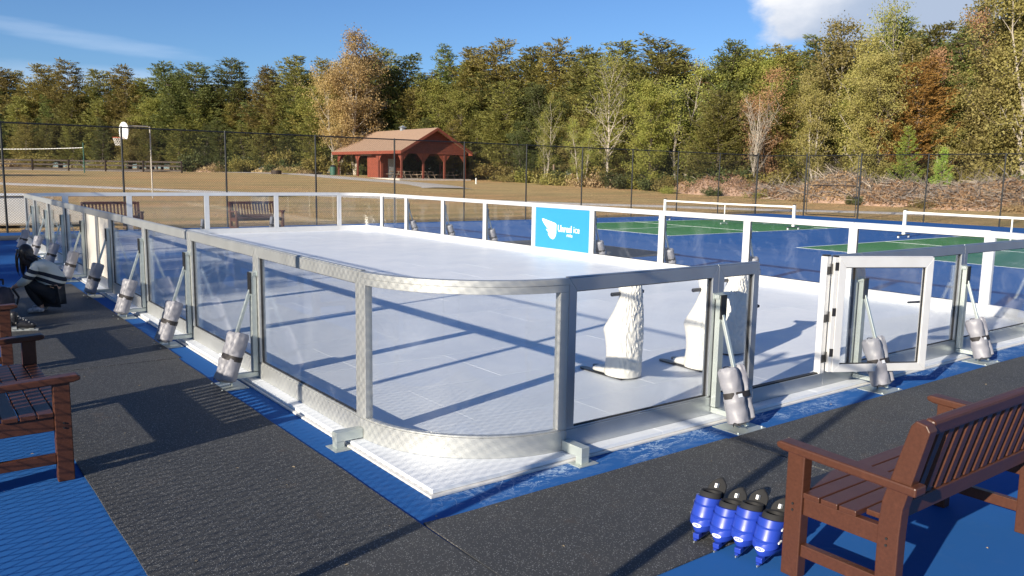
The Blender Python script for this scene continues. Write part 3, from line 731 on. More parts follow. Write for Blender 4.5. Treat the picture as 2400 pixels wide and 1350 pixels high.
dup(be, (4.42, 1.36, .0445), .0, label='white bear shaped skating aid farthest back, seen through the latch panel')
# ------------------------------------------------------------------ blue skates (toe toward +x)
def make_skate():
    t = thing('ice_skate', (0,0,0), 0, 'x', 'skate', 'blue hire skates in a row')
    n = 24
    def ell(cx, cy, cz, rx, ry, tilt=0.):
        return [(cx+math.cos(a)*rx, cy+math.sin(a)*ry, cz+math.cos(a)*rx*tilt) for a in [2*math.pi*k/n for k in range(n)]]
    b = MB(); b.rings([ell(.02,0,.062,.10,.036),ell(.025,0,.072,.128,.050),ell(.025,0,.10,.134,.058),ell(.012,0,.125,.120,.058),ell(-.014,0,.15,.092,.057),ell(-.025,0,.175,.078,.056)]); b.build('lower_shell', BLUEP, t, .001, smooth=True)
    b = MB(); b.rings([ell(-.036,0,.130,.074,.062,.1),ell(-.030,0,.165,.074,.062,.05),ell(-.008,0,.21,.070,.061,-.15),ell(.016,0,.25,.070,.062,-.3),ell(.040,0,.285,.074,.064,-.38)]); b.build('cuff', BLUEP, t, .001, smooth=True)
    b = MB(); b.rings([ell(.036,0,.262,.062,.054,-.3),ell(.056,0,.302,.062,.054,-.35),ell(.064,0,.318,.058,.050,-.3),ell(.062,0,.312,.044,.038,-.3),ell(.05,0,.27,.04,.03,-.3)], cap=True); b.build('liner', LINER, t, smooth=True)
    b = MB(); pr = []
    for i in range(10):
        q_ = i/9; wd = .046*(1-.75*max(0,(q_-.55)/.45)**2.2); z = .25+(.115)*q_; x = .10+.055*q_+.03*q_*q_
        pr.append([(x-.010, -wd, z),(x+.002, -wd*.4, z),(x+.002, wd*.4, z),(x-.010, wd, z),(x+.006, wd, z),(x+.018, wd*.4, z),(x+.018, -wd*.4, z),(x+.006, -wd, z)])
    b.rings(pr); b.build('tongue', LINER, t, .002, smooth=True)
    b = MB(); b.bar((.122,0,.318),(.136,0,.345),.03,.012,(0,1,0)); b.build('size_label', WHITEPT, t)
    b = MB(); b.box(-.115,-.075,-.016,.016,.026,.064); b.box(.055,.115,-.016,.016,.026,.066); b.prism([(-.125,.014),(.13,.014),(.135,.03),(-.13,.03)], -.009, .009, 'y'); b.build('blade_holder', BLUEP, t, .003)
    b = MB(); b.prism([(-.135,.004),(-.12,.0),(.125,.0),(.14,.008),(.14,.016),(-.135,.016)], -.002, .002, 'y'); b.build('blade', GREYM, t)
    for z, x in ((.245,.012),(.165,-.022)):
        for sy in (-1,1):
            b = MB(); b.box(x-.018, x+.02, sy*.063-.004, sy*.063+.004, z-.007, z+.007); b.build('buckle', WHITEPT, t, .002)
        b = MB(); b.rings([[(math.cos(a)*(r+.004)+x-.003, math.sin(a)*(r*.88+.002), z+dz-math.cos(a)*.018) for a in [2*math.pi*k/24 for k in range(24)]] for r, dz in ((.0695,-.008),(.0705,.008))], cap=False); b.build('strap', BLUEP, t, smooth=True)
    b = MB(); c0 = -.108
    lo = [(math.cos(a)*.024, math.sin(a)*.015) for a in [2*math.pi*k/20 for k in range(20)]]
    vs = [(c0-.0035+abs(y)*.35*0+(y*y)*9, y, .128+z) for y, z in lo]+[(c0+.012, y, .128+z) for y, z in lo]
    b.add(vs, [tuple(range(20)), tuple(range(39,19,-1))]+[(i,(i+1)%20,20+(i+1)%20,20+i) for i in range(20)]); b.build('oval_badge', WHITEPT, t)
    b = MB(); li = [(y*.72, z*.66) for y, z in lo]; vs = [(c0-.0042+(y*y)*9, y, .128+z) for y, z in li]; b.add(vs, [tuple(range(20))]); b.build('badge_field', BLUEP, t)
    b = MB()
    for y0 in (-.011,-.004,.003,.009): b.box(c0-.0048+y0*y0*9, c0-.004+y0*y0*9, y0-.0018, y0+.0018, .123, .133)
    b.build('badge_mark', WHITEPT, t)
    return t
sk = make_skate(); pos = [(.80,-1.355,.06,.10,'leftmost'),(.815,-1.475,.03,.02,'second from the left'),(.84,-1.585,.05,.12,'third from the left, tongue pulled high'),(.855,-1.705,.01,.05,'against the bench leg')]
for i, (x, y, a, hz, w_) in enumerate(pos):
    q = sk if i == 0 else dup(sk); q.location = (x, y, .0095); q.rotation_euler = (R_(0), R_(0), .15+a); q['label'] = 'blue hire skate with black liner, '+w_+' of four' if i < 3 else 'blue hire skate with black liner, '+w_
    q.scale = (.90, 1.04, (.70,.66,.71,.69)[i]); q.rotation_euler[1] = (-.05,-.09,-.06,-.08)[i]; q.location[2] = .0095+(.006,.0,.007,.003)[i]
n_ = 260; P = np.stack([np.random.default_rng(2).uniform(-2.2, 6.5, n_), np.random.default_rng(3).uniform(-2.6, 9.0, n_), np.full(n_, .012)], 1)
P = P[((P[:,0] < -.2) | (P[:,1] < -.2))]; rg_ = np.random.default_rng(5); m = MB()
for p_ in P:
    s_ = rg_.uniform(.004, .014); a_ = rg_.uniform(0, 6.28); c_, d_ = math.cos(a_)*s_, math.sin(a_)*s_
    m.add([(p_[0]+c_,p_[1]+d_,.0125),(p_[0]-d_*.5,p_[1]+c_*.5,.0165),(p_[0]-c_,p_[1]-d_,.0128),(p_[0]+d_*.5,p_[1]-c_*.5,.014)], [(0,1,2,3)])
m.build('leaf_litter', mat('leaf_crumbs', (.36,.28,.17), .9, noise_amt=.4, nscale=9), kind='stuff', label='scattered crumbs of dry leaf and chips on the mats and blue court', cat='litter')
# ------------------------------------------------------------------ squatting person
PX, PY = -1.0, 7.95
SKIN = mat('skin', (.50, .28, .19), .5); PANTS = mat('black_trousers', (.01,.01,.012), .85, bump=.4, bscale=20); HAIR = mat('dark_hair', (.018,.012,.01), .45, noise_amt=.4, nscale=20, stretch=(6,6,1))
SHOE = mat('white_trainer', (.7,.68,.68), .6, col2=(.15,.14,.16), noise_amt=.5, nscale=18)
g = G('striped_sweater'); o = g.c.outputs['Object']; sp = g.n('ShaderNodeSeparateXYZ'); g.l(o, sp.inputs[0])
h_ = g.m('SUBTRACT', sp.outputs[2], g.m('MULTIPLY', sp.outputs[0], .38))
s1 = g.m('MULTIPLY', g.m('GREATER_THAN', h_, .455), g.m('LESS_THAN', h_, .515)); s2 = g.m('MULTIPLY', g.m('GREATER_THAN', h_, .555), g.m('LESS_THAN', h_, .615))
g.l(g.mix(g.m('MAXIMUM', s1, s2), (.60,.58,.50), (.015,.018,.03)), g.b.inputs['Base Color']); g.b.inputs['Roughness'].default_value = .9; g.bump(g.noise(o, 60, 4), .6, .004); SWEAT = g.M
p = thing('person', (PX, PY, .0095), math.pi-.35, 'person with long dark hair squatting in a cream sweater with black stripes', 'person')
p.scale = (.87, .87, .87)
# local frame: faces +x, sitting on heels; continuous body (neck, head, torso, arms, legs)
V = [(-.16,0,.30,.135,.15),(-.12,0,.42,.12,.15),(-.03,0,.56,.12,.165),(.06,0,.67,.11,.16),(.12,0,.735,.055,.055),(.17,0,.775,.05,.05),(.22,0,.83,.085,.09),(.25,0,.87,.085,.085),
     (.05,.17,.665,.058),(.17,.22,.50,.046),(.33,.13,.40,.036),(.39,.10,.37,.028),
     (.05,-.17,.665,.058),(.17,-.22,.50,.046),(.33,-.13,.40,.036),(.39,-.10,.37,.028),
     (-.12,.10,.27,.095),(.12,.14,.40,.075),(.20,.14,.46,.062),(.10,.13,.25,.052),(.02,.12,.09,.036),(.03,.12,.05,.036),(.17,.13,.03,.03),
     (-.12,-.10,.27,.095),(.12,-.14,.40,.075),(.20,-.14,.46,.062),(.10,-.13,.25,.052),(.02,-.12,.09,.036),(.03,-.12,.05,.036),(.17,-.13,.03,.03)]
E_ = [(0,1),(1,2),(2,3),(3,4),(4,5),(5,6),(6,7),(3,8),(8,9),(9,10),(10,11),(3,12),(12,13),(13,14),(14,15),(0,16),(16,17),(17,18),(18,19),(19,20),(20,21),(21,22),(0,23),(23,24),(24,25),(25,26),(26,27),(27,28),(28,29)]
skin('body', SKIN, V, E_, p)
skin('sweater', SWEAT, [(-.19,0,.33,.155,.185),(-.14,0,.44,.15,.185),(-.04,0,.58,.145,.19),(.05,0,.675,.12,.17),(.11,0,.725,.075,.085),(.05,.18,.665,.078),(.17,.235,.50,.068),(.30,.15,.41,.056),(.05,-.18,.665,.078),(.17,-.235,.50,.068),(.30,-.15,.41,.056)],
     [(0,1),(1,2),(2,3),(3,4),(3,5),(5,6),(6,7),(3,8),(8,9),(9,10)], p)
skin('trousers', PANTS, [(-.17,0,.27,.15,.17)]+[v for sy in (1,-1) for v in ((-.12,sy*.10,.25,.115),(.10,sy*.145,.39,.092),(.20,sy*.145,.46,.078),(.11,sy*.135,.25,.066),(.02,sy*.12,.09,.05))],
     [(0,1),(1,2),(2,3),(3,4),(4,5),(0,6),(6,7),(7,8),(8,9),(9,10)], p)
for sy in (1,-1):
    skin('shoe', SHOE, [(-.02,sy*.12,.045,.042),(.06,sy*.125,.045,.045),(.17,sy*.13,.035,.042),(.21,sy*.13,.03,.03)], [(0,1),(1,2),(2,3)], p)
    hx, hy, hz = .39, sy*.10, .37
    for k_ in range(4):
        yy = hy-sy*.028+sy*.019*k_; l = (.05,.058,.055,.045)[k_]
        skin('finger', SKIN, [(hx,yy*.6+hy*.4,hz,.009),(hx+.04,yy,hz-.012,.009),(hx+.04+l*.5,yy,hz-.035,.008),(hx+.04+l*.6,yy,hz-.06,.007)], [(0,1),(1,2),(2,3)], p, sub=1)
    skin('thumb', SKIN, [(hx-.005,hy,hz,.01),(hx+.02,hy-sy*.035,hz-.01,.01),(hx+.045,hy-sy*.04,hz-.03,.008)], [(0,1),(1,2)], p, sub=1)
b = MB(); rs = []
hc = Vector((.235,0,.865))
for i in range(13):
    th = math.pi*i/12*.98+.02; rs.append([(hc.x-.012+math.sin(th)*math.cos(a)*.112*(1 if math.cos(a) < .25 else .72), math.sin(th)*math.sin(a)*.112, hc.z+.018+math.cos(th)*.12) for a in [2*math.pi*k/24 for k in range(24)]])
b.rings(rs); 
b.build('hair', HAIR, p, smooth=True)
r3 = random.Random(11); b = MB()
for i in range(110):
    a = r3.uniform(math.pi*.35, math.pi*1.65); y0 = math.sin(a)*.10; x0 = hc.x+math.cos(a)*.095; z0 = hc.z+r3.uniform(-.03,.07)
    q = [Vector((x0,y0,z0)), Vector((x0-.02,y0*1.25,z0-.10)), Vector((x0-.10-r3.uniform(0,.06),y0*1.3,z0-.19)), Vector((x0-.20-r3.uniform(0,.1),y0*1.1,z0-.27-r3.uniform(0,.05)))]
    if i % 3 == 0: q = [Vector((x0+.03,y0,z0)), Vector((x0+.05,y0*1.2,z0-.1)), Vector((x0+.05,y0*1.25,z0-.22)), Vector((x0+.04,y0*1.2,z0-.33))]
    b.tube(q[0],q[1],.009,.010,n=4,caps=False); b.tube(q[1],q[2],.010,.008,n=4,caps=False); b.tube(q[2],q[3],.008,.002,n=4,caps=False)
b.build('hair_strands', HAIR, p, smooth=True, kind='stuff')
b = MB(); b.tube((.325,0,.86),(.345,0,.845),.012,.014,n=8); b.build('nose', SKIN, p, smooth=True)
for sy in (1,-1):
    b = MB(); b.tube((.318,sy*.033,.873),(.326,sy*.033,.872),.009,n=8); b.build('eye', BLACKP, p)
b = MB(); b.box(.310,.322,-.02,.02,.818,.826); b.build('mouth', mat('lips',(.35,.12,.1),.5), p, .003)
# bags and black skates beside the person
bp_ = thing('backpack', (-1.50, 7.62, .0095), .4, 'dark purple black backpack standing before the squatting person', 'backpack')
BP = mat('dark_nylon', (.035,.028,.04), .7, noise_amt=.3, nscale=8, bump=.6, bscale=12)
skin('bag_body', BP, [(0,0,.08,.15,.12),(0,0,.2,.16,.12),(.01,0,.32,.12,.1),(.01,0,.40,.06,.05)], [(0,1),(1,2),(2,3)], bp_)
b = MB(); b.path([(.0,-.05,.42),(.0,-.05,.48),(.0,.05,.48),(.0,.05,.42)], .012, 6); b.build('carry_handle', WEB, bp_)
b = MB(); b.path([(.13,-.06,.12),(.17,-.06,.25),(.11,-.05,.36)], .014, 6); b.path([(.13,.06,.12),(.17,.06,.25),(.11,.05,.36)], .014, 6); b.build('shoulder_strap', WEB, bp_)
b = MB(); b.box(-.155,-.145,-.08,.08,.1,.105); b.box(-.13,-.12,-.07,.07,.27,.275); b.build('zip', GREYM, bp_)
t = thing('tote_box', (-1.86, 7.75, .0095), .2, 'black box with a pale lid strip at the left edge beside the backpack', 'box')
b = MB(); b.prism([(-.2,0),(.2,0),(.22,.40),(-.22,.40)], -.16, .16, 'y'); b.build('box_body', BP, t, .01)
b = MB(); b.box(-.23,.23,-.17,.17,.401,.43); b.build('lid', BLACKP, t, .006); b = MB(); b.box(-.15,.2,-.174,-.1705,.405,.425); b.build('lid_strip', WHITEPT, t)
BK = mat('black_boot', (.02,.02,.024), .45)
def figure_skate():
    t = thing('black_skate', (0,0,0), 0, 'x', 'skate', 'pair of black skates by the second bench')
    skin('boot', BK, [(-.09,0,.07,.04),(-.08,0,.15,.045),(-.08,0,.24,.05),(.0,0,.075,.042),(.09,0,.062,.04),(.14,0,.058,.03)], [(0,1),(1,2),(0,3),(3,4),(4,5)], t)
    b = MB()
    for k in range(6): b.bar((-.045+.028*k-.02*(k<2),-.03,.20-.024*k),(-.045+.028*k-.02*(k<2),.03,.19-.024*k),.008,.006)
    b.build('laces', WHITEPT, t)
    b = MB(); b.box(-.11,-.06,-.014,.014,.022,.05); b.box(.06,.11,-.014,.014,.022,.045); b.prism([(-.14,0),(.15,0),(.155,.022),(-.14,.022)],-.003,.003,'y'); b.build('blade', GREYM, t); return t
fs_ = figure_skate(); fs_.location = (-1.40, 6.62, .0095); fs_.rotation_euler[2] = -.3; fs_['label'] = 'black skate with white laces standing near the second left bench'
dup(fs_, (-1.44, 6.80, .0095), -.15, label='black skate with white laces, the one nearer the backpack')

# ------------------------------------------------------------------ chain link fences
FH = 3.05; PT = .0718; WR = .0027
def wire(m, a, b, r=WR): m.tube(a, b, r, n=3, caps=False)
def link(m, W_, z0, z1):
    H_ = z1-z0; k = -int(H_/PT)-1
    while k*PT < W_:
        x0 = k*PT
        for sgn in (1, -1):
            a0, a1 = x0, x0+H_; za, zb = (z0, z1) if sgn == 1 else (z1, z0)
            s0 = max(0, -a0)/H_; s1 = min(H_, W_-a0)/H_
            if s1 > s0+.002:
                wire(m, (a0+s0*H_, .002*sgn, za+(zb-za)*s0), (a0+s1*H_, .002*sgn, za+(zb-za)*s1))
        k += 1
pm = MB(); pm.tube((0,0,-.1),(0,0,FH-.03),.03,n=10); pm.tube((0,0,FH-.03),(0,0,FH+.02),.036,.02,n=10); PME = pm.mesh('line_post', FENCE, True)
cm = MB(); cm.tube((0,0,-.1),(0,0,FH+.06),.042,n=12); cm.tube((0,0,FH+.06),(0,0,FH+.09),.045,.02,n=12); CME = cm.mesh('terminal_post', FENCE, True)
lm = MB(); link(lm, 3.05, .03, FH-.02); LME = lm.mesh('wire_mesh', FENCE)
rm = MB(); rm.tube((.0,0,FH-.02),(3.05,0,FH-.02),.021,n=8); RME = rm.mesh('top_rail', FENCE, True)
bm_ = MB(); bm_.tube((.0,0,.035),(3.05,0,.035),.004,n=4); BME = bm_.mesh('bottom_wire', FENCE)
tm_ = MB()
for z in np.arange(.3, FH-.1, .38): tm_.tube((0,0,z),(0,0,z+.012),.034,n=8)
TME = tm_.mesh('tie', FENCE)
def fence(loc, rot, nb, label, ends=(1,1), skip=()):
    t = thing('chain_link_fence', (*loc, 0), rot, label, 'fence', 'black chain link fences')
    for i in range(nb+1):
        end = (i == 0 and ends[0]) or (i == nb and ends[1])
        if i == 0 and not ends[0] or i == nb and not ends[1]: continue
        obj('terminal_post' if end else 'line_post', CME if end else PME, t, loc=(3.05*i, 0, 0), kind=None)
    for i in range(nb):
        if i in skip: continue
        obj('wire_mesh', LME, t, loc=(3.05*i, .034, 0)); obj('top_rail', RME, t, loc=(3.05*i, 0, 0)); obj('bottom_wire', BME, t, loc=(3.05*i, .034, 0))
    return t
fence((-3.05, 22.66), 0, 12, 'black chain link fence across the back, in front of the red shelter')
fence((-3.05, 22.6), -math.pi/2, 7, 'black chain link fence along the left, behind the left benches', ends=(0,1))
gl = thing('fence_gate', (-3.05, 1.25, 0), -math.pi/2, 'black chain link gate near the left benches, with low top frame', 'gate')
for x in (2.35, 3.5):
    obj('terminal_post', CME, gl, loc=(x, 0, 0))
b = MB(); b.tube((2.35,0,2.07),(3.5,0,2.07),.024); b.tube((0,0,FH-.02),(3.5,0,FH-.02),.021); b.build('frame_rail', FENCE, gl)
b = MB(); link(b, 2.35, .03, FH-.02); b.build('wire_mesh', FENCE, gl)
# right side fence with a gate
def fence_right():
    t = thing('chain_link_fence', (34.7, 22.6, 0), -math.pi/2, 'black chain link fence along the right, in front of the brush piles', 'fence', 'black chain link fences')
    xs = [2.05, 5.0, 8.2, 11.4, 14.45, 17.5, 20.55]
    for i, x in enumerate(xs): obj('terminal_post' if i < 2 else 'line_post', CME if i < 2 else PME, t, loc=(x, 0, 0))
    spans = [(-1.2, 2.05)] + list(zip(xs[1:], xs[2:]))
    for a, b_ in spans:
        m = MB(); link(m, b_-a, .03, FH-.02); m.build('wire_mesh', FENCE, t, loc=(a, .034, 0))
        m = MB(); m.tube((0,0,FH-.02),(b_-a,0,FH-.02),.021,n=8); m.build('top_rail', FENCE, t, loc=(a, 0, 0))
    g_ = thing('fence_gate', (34.7, 22.6-2.05, 0), -math.pi/2, 'tall black chain link gate with cross rail in the right fence', 'gate')
    m = MB()
    for z in (.08, 1.55, FH-.02): m.tube((.14,0,z),(2.82,0,z),.021,n=8)
    m.tube((.14,0,.08),(.14,0,FH-.02),.024); m.tube((2.82,0,.08),(2.82,0,FH-.02),.024); m.build('frame', FENCE, g_)
    m = MB(); link(m, 2.64, .1, FH-.04); m.build('wire_mesh', FENCE, g_, loc=(.16, .02, 0))
    m = MB()
    for z in (.5, 1.0, 1.5, 2.4): m.box(2.82, 2.93, -.02, .02, z-.02, z+.02)
    m.build('hinge', FENCE, g_); m = MB(); m.box(2.72, 2.95, -.04, .03, .95, 1.05); m.build('latch', FENCE, g_)
fence_right()
# ------------------------------------------------------------------ pickleball nets
def net(y0, y1, label):
    x = 23.8; t = thing('pickleball_net', (x, y0, 0), math.pi/2, label, 'net', 'portable pickleball nets'); L = y1-y0
    for i, s in ((0, 0), (1, L)):
        b = MB(); b.box(s-.045, s+.045, -.04, .04, .12, .90); b.build('end_post', WHITEPT, t, .006)
        b = MB(); b.box(s-.05, s+.05, -.045, .045, .9005, .93); b.build('cap', BLACKP, t, .003)
        b = MB(); b.box(s-.03, s+.03, -.36, .36, .085, .118); b.build('base_bar', BLACKP, t, .003)
        for yy in (-.32, .32):
            b = MB(); b.tube((s-.018,yy,.04),(s+.018,yy,.04),.038,n=14); b.build('caster_wheel', WHITEPT, t, .004); b = MB(); b.box(s-.03,s+.03,yy-.02,yy+.02,.0745,.0845); b.build('caster_fork', GREYM, t)
        text('PickleNet', .12, BLACK, t, (s+.0 if 1 else s, .0405, .80), (math.pi/2, math.pi/2, math.pi), .002, name='post_lettering')
        C.objects[-1].location = (s-.045-.001, .02, .80); C.objects[-1].rotation_euler = (0, math.pi/2, -math.pi/2)
        text('PickleNet', .12, BLACK, t, (s+.0, -.0415, .80), (math.pi/2, math.pi/2, 0), .002, name='post_lettering')
    def top(u): q = abs(u/L-.5)*2; return .86-.015*(1-q)
    b = MB(); n = 24
    for i in range(n):
        a, c = .05+(L-.1)*i/n, .05+(L-.1)*(i+1)/n; b.add([(a,-.012,top(a)-.05),(c,-.012,top(c)-.05),(c,-.012,top(c)+.012),(a,-.012,top(a)+.012),(a,.012,top(a)-.05),(c,.012,top(c)-.05),(c,.012,top(c)+.012),(a,.012,top(a)+.012)],[(0,1,2,3),(7,6,5,4),(3,2,6,7),(0,4,5,1)])
    b.build('tape', WHITEPT, t)
    b = MB()
    for i in range(int(L/.055)): a = .06+i*.055; wire(b, (a,0,.12),(a,0,top(a)-.05), .0012)
    for k_ in range(14): wire(b, (.06,.001,.13+k_*.052),(L-.06,.001,.13+k_*.052), .0012)
    b.build('cord_mesh', BLACK, t)
    b = MB(); b.box(L/2-.022, L/2+.022, -.016, -.0125, .12, .80); b.build('centre_strap', WHITEPT, t)
    b = MB(); b.box(L/2-.03, L/2+.03, -.2, .2, .06, .085); b.tube((L/2,-.18,.03),(L/2,-.18,.06),.03,n=10); b.tube((L/2,.18,.03),(L/2,.18,.06),.03,n=10); b.build('centre_base', GREYM, t)
    return t
net(13.75, 20.05, 'white taped pickleball net on casters on the farther green court')
net(3.2, 9.62, 'white taped pickleball net on casters on the nearer right green court')
# ------------------------------------------------------------------ white box beyond the fence
t = thing('storage_box', (-3.0, 25.4, 0), 0, 'white storage box beyond the fence at the left edge', 'storage box')
b = MB(); b.box(-3.4, 3.78, -.7, .9, .06, .95); b.build('body', WHITEPT, t, .08); b = MB(); b.box(-3.45, 3.83, -.75, .95, .951, .99); b.build('lid', WHITEPT, t, .015)
for x in (-3.2, 0, 3.6):
    b = MB(); b.box(x-.06, x+.06, -.6, .8, -.02, .06); b.build('skid', GREYM, t)
# ------------------------------------------------------------------ basketball hoop
hx, hy = 8.36, 41.65; hz = terr(hx, hy)-.05
PALEPOLE = mat('weathered_pole_paint', (.46,.42,.36), .6, noise_amt=.2, nscale=3)
t = thing('basketball_hoop', (hx, hy, hz), 0, 'basketball hoop with fan shaped white backboard on a bent pale pole', 'basketball hoop')
e = Vector((-.985, -.177, 0)).normalized(); sd_ = Vector((-e.y, e.x, 0))
b = MB(); b.tube((0,0,0),(0,0,3.72),.038,.034,n=12); b.build('pole', PALEPOLE, t, smooth=True)
b = MB(); b.path([Vector((0,0,3.66)), Vector((0,0,3.72))+e*.1, Vector((0,0,3.70))+e*1.25], .03, 8); b.path([Vector((0,0,3.1))+e*.0, Vector((0,0,3.1))+e*.02], .02, 6); b.path([Vector((0,0,3.68))+e*1.0, Vector((0,0,3.0))+e*1.22], .018, 6); b.build('support_arm', PALEPOLE, t)
bc = Vector((0,0,3.42))+e*1.3; b = MB(); pts = []
for i in range(17):
    a = math.pi*i/16; pts.append((math.cos(a)*.55, .05+math.sin(a)*.42))
pts += [(-.53,-.15),(-.40,-.38),(.40,-.38),(.53,-.15)]
b.add([bc+sd_*x+Vector((0,0,z))+e*o for o in (0,.035) for x, z in pts], [tuple(range(len(pts)-1,-1,-1)), tuple(range(len(pts),2*len(pts)))]+[(i,(i+1)%len(pts),len(pts)+(i+1)%len(pts),len(pts)+i) for i in range(len(pts))])
b.build('backboard', WHITEPT, t)
rc = Vector((0,0,3.1))+e*1.64; b = MB(); R0 = .23
b.path([rc+Vector((math.cos(a),math.sin(a),0))*R0 for a in [2*math.pi*k/20 for k in range(21)]], .012, 6); b.bar(bc-Vector((0,0,.32)), rc-e*R0, .1, .02); b.build('rim', ORANGE, t)
b = MB()
for k in range(12):
    for sg in (1, -1):
        a0 = 2*math.pi*k/12; pp = []
        for j in range(5): a = a0+sg*j*.262; r = R0*(1-.13*j); pp.append(rc+Vector((math.cos(a)*r, math.sin(a)*r, -.1*j)))
        b.path(pp, .007, 3)
b.build('rim_net', NETM, t)
# ------------------------------------------------------------------ volleyball net, rail fence
vx, vy = 11.7, 80.2; x2, y2 = -2.5, 93.0
t = thing('volleyball_net', (vx, vy, terr(vx, vy)), 0, 'sagging white volleyball rope between green posts, left of the hoop', 'volleyball net')
d_ = Vector((x2-vx, y2-vy, 0)); b = MB(); b.tube((0,0,0),(0,0,2.75),.055); b.build('post', GRNM, t); b = MB(); b.tube(d_, d_+Vector((0,0,2.75)),.055); b.build('post', GRNM, t)
b = MB(); b.path([d_*(i/16)+Vector((0,0,2.3-1.0*(i/16)*(1-i/16))) for i in range(17)], .03, 5); b.build('rope_tape', WHITEPT, t)
t = thing('rail_fence', (21.4, 84.3, terr(21.4, 84.3)), 0, 'dark three rail wooden fence in the field on the left', 'fence')
d_ = Vector((-14.5, 16.0, 0)).normalized()
for i in range(9):
    q = d_*4.4*i; b = MB(); b.box(q.x-.07, q.x+.07, q.y-.07, q.y+.07, -.3, 1.25); b.build('post', DWOOD, t)
for i in range(8):
    for z in (.25, .68, 1.1):
        b = MB(); b.bar(d_*4.4*i+Vector((.07,.07,z)), d_*4.4*(i+1)+Vector((.07,.07,z)), .05, .15); b.build('rail', DWOOD, t)
# ------------------------------------------------------------------ picnic shelter (axis aligned): near corner (39.9, 71.6)
sx, sy = 39.92, 71.59; sz = terr(sx+4, sy+6)-.02
t = thing('picnic_shelter', (sx, sy, sz), 0, 'red wooden picnic shelter with tan gable roof beyond the field', 'shelter'); G_, Ls = 8.1, 15.25; eh = 2.75; rh = 5.35
b = MB(); b.box(-.4, G_+.4, -.4, Ls+.4, -.3, .02); b.build('concrete_slab', GRAVEL, t)
def post(x, y): b = MB(); b.box(x-.09, x+.09, y-.09, y+.09, .02, eh); b.build('post', REDD, t)
gx_ = [0.1, 2.73, 5.37, G_-.1]; gy_ = [.1, 5.1, 10.15, Ls-.1]
for x in gx_: post(x, .1); post(x, Ls-.1)
for y in gy_[1:3]: post(.1, y); post(G_-.1, y)
def braces(ax, pos, vals, z1=eh, drop=.75):
    for a, c in zip(vals, vals[1:]):
        if ax == 'x': 
            b = MB(); b.prism([(a+.09,z1),(a+.09,z1-drop-.15),(a+.16,z1-drop-.15),(a+.16+drop*.85,z1-.12),(c-.16-drop*.85,z1-.12),(c-.16,z1-drop-.15),(c-.09,z1-drop-.15),(c-.09,z1)], pos-.04, pos+.04, 'y')
        else:
            b = MB(); b.prism([(a+.09,z1),(a+.09,z1-drop-.15),(a+.16,z1-drop-.15),(a+.16+drop*.85,z1-.12),(c-.16-drop*.85,z1-.12),(c-.16,z1-drop-.15),(c-.09,z1-drop-.15),(c-.09,z1)], pos-.04, pos+.04, 'x')
        b.build('arch_board', REDW, t)
braces('x', .1, gx_); braces('x', Ls-.1, gx_); braces('y', .1, gy_); braces('y', G_-.1, gy_)
# lap siding boards of the two gables, one by one
ov = .35
def roofz(x): return eh+.32+(rh-eh-.32)*(1-abs(x-G_/2)/(G_/2))
for yy in (-.02, Ls-.04):
    z = eh-.1; k = 0
    while z < rh-.1:
        z2 = z+.165; half = (G_/2)*(1-(z2-eh-.32)/(rh-eh-.32)) if z2 > eh+.32 else G_/2+.02
        if half > .1:
            b = MB(); b.add([(G_/2-half,yy-.035,z),(G_/2+half,yy-.035,z),(G_/2+half,yy,z+.16),(G_/2-half,yy,z+.16),(G_/2-half,yy+.03,z),(G_/2+half,yy+.03,z),(G_/2+half,yy+.03,z+.16),(G_/2-half,yy+.03,z+.16)],[(0,1,2,3),(7,6,5,4),(0,4,5,1),(3,2,6,7),(0,3,7,4),(1,5,6,2)]); b.build('siding_board', REDD, t)
        z = z2
for sg in (-1, 1):
    xe = G_/2+sg*(G_/2+ov); ze = roofz(0)-.0-(rh-eh-.32)/(G_/2)*ov; b = MB()
    b.add([(G_/2,-.7,rh+.05),(G_/2,Ls+.7,rh+.05),(xe,Ls+.7,ze+.05),(xe,-.7,ze+.05),(G_/2,-.7,rh-.05),(G_/2,Ls+.7,rh-.05),(xe,Ls+.7,ze-.05),(xe,-.7,ze-.05)],[(0,1,2,3),(7,6,5,4),(0,4,5,1),(1,5,6,2),(2,6,7,3),(3,7,4,0)]); b.build('roof', ROOF, t)
    b = MB(); b.box(xe-.03+sg*.035, xe+.03+sg*.035, -.7, Ls+.7, ze-.30, ze+.03); b.build('fascia', REDW, t)
    for yy in (-.74, Ls+.74):
        b = MB(); b.bar((G_/2+sg*.03,yy,rh-.1),(xe,yy,ze-.1),.05,.26,(0,0,1)); b.build('barge_board', REDD, t)
    b = MB(); b.box(min(.1 if sg<0 else G_-.1, xe), max(.1 if sg<0 else G_-.1, xe), .05, Ls-.05, eh+.001, eh+.03); b.build('soffit', REDD, t)
b = MB(); b.box(.5, 3.2, 5.4, 8.6, .02, eh-.05); b.build('storeroom', REDW, t, .02)
b = MB(); b.box(1.4, 2.3, 5.36, 5.399, .05, 2.1); b.build('storeroom_door', GREYM, t)
b = MB(); b.box(.0, .03, 6.6, 9.2, eh-.33, eh-.12); b.build('name_board', WOODT, t); C.objects[-1].location = (-.03, 0, 0)
v = MB(); v.box(G_/2-.22, G_/2+.22, 6.6, 7.04, rh-.05, rh+.3); v.add([(G_/2-.36,6.46,rh+.3),(G_/2+.36,6.46,rh+.3),(G_/2+.36,7.18,rh+.3),(G_/2-.36,7.18,rh+.3),(G_/2,6.82,rh+.55)],[(3,2,1,0),(0,1,4),(1,2,4),(2,3,4),(3,0,4)]); v.build('roof_vent', GREYM, t)
